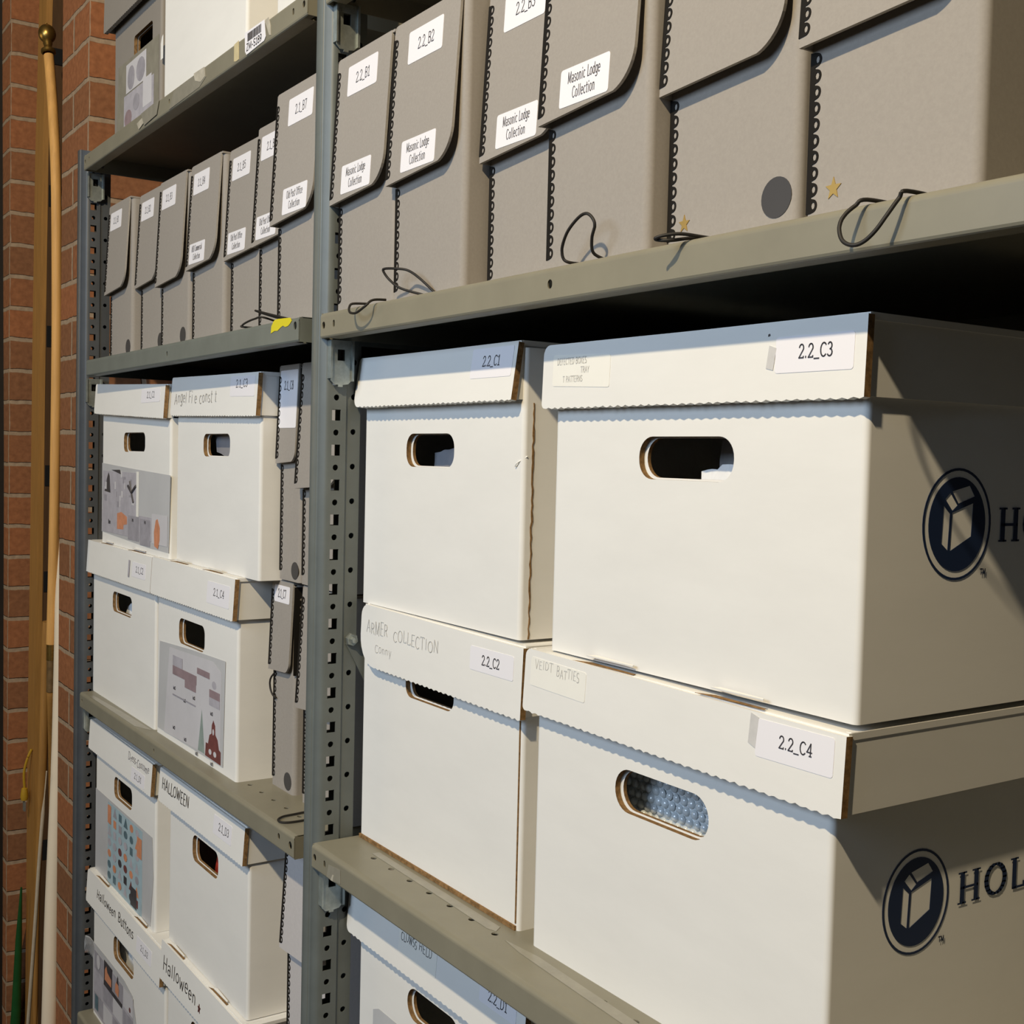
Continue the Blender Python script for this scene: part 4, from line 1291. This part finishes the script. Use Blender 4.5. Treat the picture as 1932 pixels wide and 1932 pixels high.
case('grey document case 2.1_B1, first from the left upright', -.8780, .0420, ZLB, h=.2508, w=.1150, lab1='2.1_B1', dot=(-.7800, .2090, .012), star=None)
case('grey document case 2.1_B2, second from the left upright', -.7600, .0560, ZLB, h=.2508, w=.1080, lab1='2.1_B2', dot=(-.665, .2120, .012))
case('grey document case 2.1_B3, third from the left upright', -.6510, .0530, ZLB, h=.2508, w=.1180, lab1='2.1_B3', dot=(-.555, .2120, .012), flap=.151)
case('grey document case 2.1_B4, fourth from the left upright, two labels', -.5210, .0550, ZLB, h=.2508, w=.1170, lab1='2.1_B4', lab2=('4091 Commercial', 'Collection') if False else ('ABSI Commercial', 'Collection'))
case('grey document case 2.1_B5 with a cord loop at its foot', -.4020, .0650, ZLB, h=.2508, w=.1200, lab1='2.1_B5', lab2=OP)
case('grey document case 2.1_B6, half hidden by case 2.1_B7', -.2760, .0530, ZLB, h=.2508, w=.1150, lab1='2.1_B6', lab2=OP,
     cord=[[(-.170, .050, .1935), (-.1605, .013, .2009), (-.1763, .008, .2004), (-.1965, .006, .1978), (-.2082, .006, .1953), (-.207, .008, .1935), (-.200, .050, .1935)]])
case('grey document case 2.1_B7, nearest the middle upright on the left', -.1330, .0170, ZLB, h=.2508, w=.1150, lab1='2.1_B7', lab2=OP, laboff=.033, lw=.062,
     cord=[[(-.1080, .0155, .1940), (-.1534, .0125, .2035), (-.1849, .0120, .2107), (-.1452, .0110, .2037), (-.0945, .0155, .1940)]])

case('narrow grey document case 2.1_C8 stood on case 2.1_C7', -.2000, .0525, -.0960, .0560, h=.2475, flap=.113, sidestrip=True, rr=.014, lift=.004, fgap=.003, dot=(-.1560, -.0830, .0100), depth=.36)
case('narrow grey document case 2.1_C7 beside carton 2.1_C4', -.2255, .0580, ZCL, .0610, h=.2475, flap=.108, sidestrip=True, rr=.014, lift=.004, fgap=.003, dot=(-.1800, -.3320, .0105), depth=.36,
     cord=[[(-.2157, .0555, -.2089), (-.2234, .053, -.2177), (-.2246, .053, -.2275), (-.2194, .054, -.2361), (-.2129, .0560, -.2394)]])
fl = [q for q in S.objects if q.name.startswith('flap')][-2:]
for q, z0, hl, fl_, lab, x0, lw in ((fl[0], -.0960, .066, .113, '2.1_C8', -.1965, .049), (fl[1], ZCL, .0200, .108, '2.1_C7', -.2180, .0440)):
    v = Vector((0, .004, fl_))
    fr = Fr((0, (.0525 if lab == '2.1_C8' else .058) - .0030 - .004, z0 + .2475 - fl_), (1, 0, 0), v)
    L = v.length
    rlabel(q, fr, x0, x0 + lw, L - .006 - hl, L - .006, [(lab, x0 + lw * .25, L - .006 - min(hl, .028) + .006, .0095, dict(width=lw * .52, pen=.10))])
case('grey document case behind the upright, above, right of case 2.1_C8', -.1370, .0525, -.0960, .1150, h=.2475, flap=.140)
case('grey document case behind the upright, below, right of case 2.1_C7', -.1380, .0580, ZCL, .1120, h=.2475, flap=.138,
     cord=[[(-.060, .056, -.3425), (-.0880, .0500, -.3430), (-.0947, .0436, -.3437), (-.0933, .0293, -.3437), (-.0916, .0157, -.3437), (-.0849, .0065, -.3437), (-.0765, .0042, -.3437), (-.0712, .0070, -.3437), (-.0682, .0152, -.3437), (-.0679, .0316, -.3437), (-.0640, .056, -.3425)]])
case('pale grey document case right of the HALLOWEEN carton, below the shelf', -.1530, .0500, -.6280, .1150, h=.2475, flap=.135, board=M['palefolio'])
case('grey document case at the bottom, under the case right of the HALLOWEEN carton', -.1530, .0500, ZDL, .1150, h=.2475, flap=.140, board=M['palefolio'])

# ------------------------------------------------------------------ poles leaning in the recess of the brick wall
o = thing('wooden_post', (-1.60, .08, FZ), 'tall slotted wooden post with a pale front edge by the brick', 'wooden post')
top = (-1.515, 1.60)
bl = lambda z: -1.598 + .0 * z + (.030 * (z + .2) if z > .5 else 0)


def px(z):
    pts = [(-1.45, -1.615), (-.59, -1.605), (-.13, -1.590), (.28, -1.580), (.65, -1.566), (.96, -1.537), (1.70, -1.47)]
    for (a, p), (b, q) in zip(pts, pts[1:]):
        if z <= b:
            return p + (q - p) * (z - a) / (b - a)
    return pts[-1][1]


zs = [FZ, -.59, -.13, .28, .65, .96, 1.70]
mb = MB()
for a, b in zip(zs, zs[1:]):
    xa, xb = px(a), px(b)
    w = .0335
    q = [(xa - w, .080, a), (xa + w, .080, a), (xb + w, .080, b), (xb - w, .080, b)]
    mb.add(q + [(p[0], .092, p[2]) for p in q], [(0, 1, 2, 3), (7, 6, 5, 4), (0, 4, 5, 1), (1, 5, 6, 2), (2, 6, 7, 3), (3, 7, 4, 0)], M['oak2'])
tag(mb.build('front_edge', o), 'pale yellow front edge')
mb = MB()
for a, b in zip(zs, zs[1:]):
    xa, xb = px(a) + .033, px(b) + .033
    q = [(xa - .05, .092, a), (xa, .092, a), (xb, .092, b), (xb - .05, .092, b)]
    mb.add(q + [(p[0], .185, p[2]) for p in q], [(0, 1, 2, 3), (7, 6, 5, 4), (0, 4, 5, 1), (1, 5, 6, 2), (2, 6, 7, 3), (3, 7, 4, 0)], M['shadewood'])
tag(mb.build('board', o), 'side board with its shade painted in')
for zz in (.860, .573, .283, -.010, -.236, -.535, -.82):
    mb = MB()
    xx = px(zz) + .0332
    mb.box(xx - .01, xx + .0008, .094, .128, zz - .022, zz + .022, M['black'])  # solid black block, paints in the shade inside a slot
    mb.build('slot', o)

o = thing('flagpole', (-1.35, .055, FZ), 'pale wooden flagpole with a brass ball finial against the brick', 'flagpole')
pts = [(-1.3719, .055, .8099), (-1.3438, .055, .7272), (-1.3176, .055, .6212), (-1.3016, .055, .4984), (-1.2926, .055, .2566), (-1.2998, .055, -.0065), (-1.3094, .055, -.1916), (-1.3204, .055, -.3326)]
mb = MB()
mb.tube(smoothpath(pts), .0095, M['oak'], 14)
mb.build('upper_pole', o, smooth=60)
mb = MB()
mb.tube([(-1.3202, .055, -.3300), (-1.3206, .055, -.345), (-1.3208, .055, -.3640)], .0086, M['brass'], 14)
mb.tube([(-1.3208, .055, -.3620), (-1.3221, .055, -.4266)], .0080, M['brown'], 14)
tag(mb.build('ferrule', o, smooth=60), 'brass and brown metal ferrule')
mb = MB()
mb.tube(smoothpath([(-1.3221, .055, -.4266), (-1.3360, .060, -.466), (-1.4300, .085, -.655), (-1.4480, .090, -.90), (-1.4530, .090, FZ)]), .0078, M['oak2'], 12)
mb.build('lower_pole', o, smooth=60)
mb = MB()
prof = [(.0105, -.006), (.0135, -.004), (.0135, .001), (.0085, .004), (.007, .010), (.009, .016)] + [(.0165 * math.sin(t), .037 - .0165 * math.cos(t) * 1.15) for t in [math.radians(30 + 15 * k) for k in range(11)]] + [(.002, .060), (.0001, .061)]
mb.lathe((-1.376, .055, .8200), Vector((-.30, 0, 1)), prof, M['brass'], 22)
mb.build('finial', o, smooth=50)



def pole(name, label, cat, pts, r, m, n=14):
    mb = MB()
    mb.tube(smoothpath(pts, 5), r, M[m], n)
    return tag(mb.build(name, smooth=60), label, cat)


pole('plastic_pipe', 'thick cream plastic pipe leaning in the corner beside the brick pier', 'pipe',
     [(-1.405, .105, .70), (-1.3888, .100, .5177), (-1.3519, .0883, .2009), (-1.3148, .0765, -.1099), (-1.2850, .0640, -.5166), (-1.2700, .0500, -.823), (-1.2496, .0400, -1.056), (-1.2450, .0310, FZ)], .0148, 'pvc', 18)
pole('thin_rod', 'thin ivory rod leaning in front of the wooden poles', 'rod',
     [(-1.2758, .038, -.5708), (-1.324, .038, -.7342), (-1.3648, .038, -.9065), (-1.4205, .038, -1.1257), (-1.465, .038, FZ)], [.0012] * 3 + [.0038] * 18, 'rod', 10)
pole('wooden_pole', 'yellowish wooden pole leaning behind the thin ivory rod', 'pole',
     [(-1.405, .066, -.30), (-1.4178, .066, -.4065), (-1.4276, .066, -.5494), (-1.4509, .066, -.7196), (-1.4747, .066, -.8936), (-1.4869, .066, -1.1599), (-1.494, .066, FZ)], [.0088] * 14 + [.0070] * 5 + [.0055] * 6 + [.0040] * 6, 'oak2', 12)
o = thing('green_pole', (-1.60, .05, FZ), 'dark green pole leaning low at the far left', 'pole')
mb = MB()
mb.tube([(-1.605, .062, -.905), (-1.628, .062, -1.03), (-1.648, .0615, -1.20), (-1.672, .061, FZ)], [.002, .007, .0105, .0125], M['green'], 12)
mb.build('shaft', o, smooth=60)
o = thing('power_plug', (-1.65, .07, -.70), 'yellow power plug hanging on its cord by the wooden post', 'plug')
mb = MB()
mb.lathe((-1.598, .066, -.686), Vector((-.08, 0, -1)), [(.0001, -.002), (.006, 0), (.007, .006), (.0085, .018), (.007, .026), (.0001, .027)], M['plug'], 10)
mb.build('plug_body', o, smooth=50)
for dx in (-.0045, .0045):
    mb = MB()
    mb.box(-1.600 + dx - .001, -1.600 + dx + .001, .064, .068, -.736, -.716, M['zinc'])
    mb.build('prong', o)
mb = MB()
mb.tube(smoothpath([(-1.598, .066, -.686), (-1.594, .064, -.65), (-1.590, .070, -.62), (-1.588, .078, -.60)]), .0028, M['plug'], 7)
mb.build('plug_cord', o)
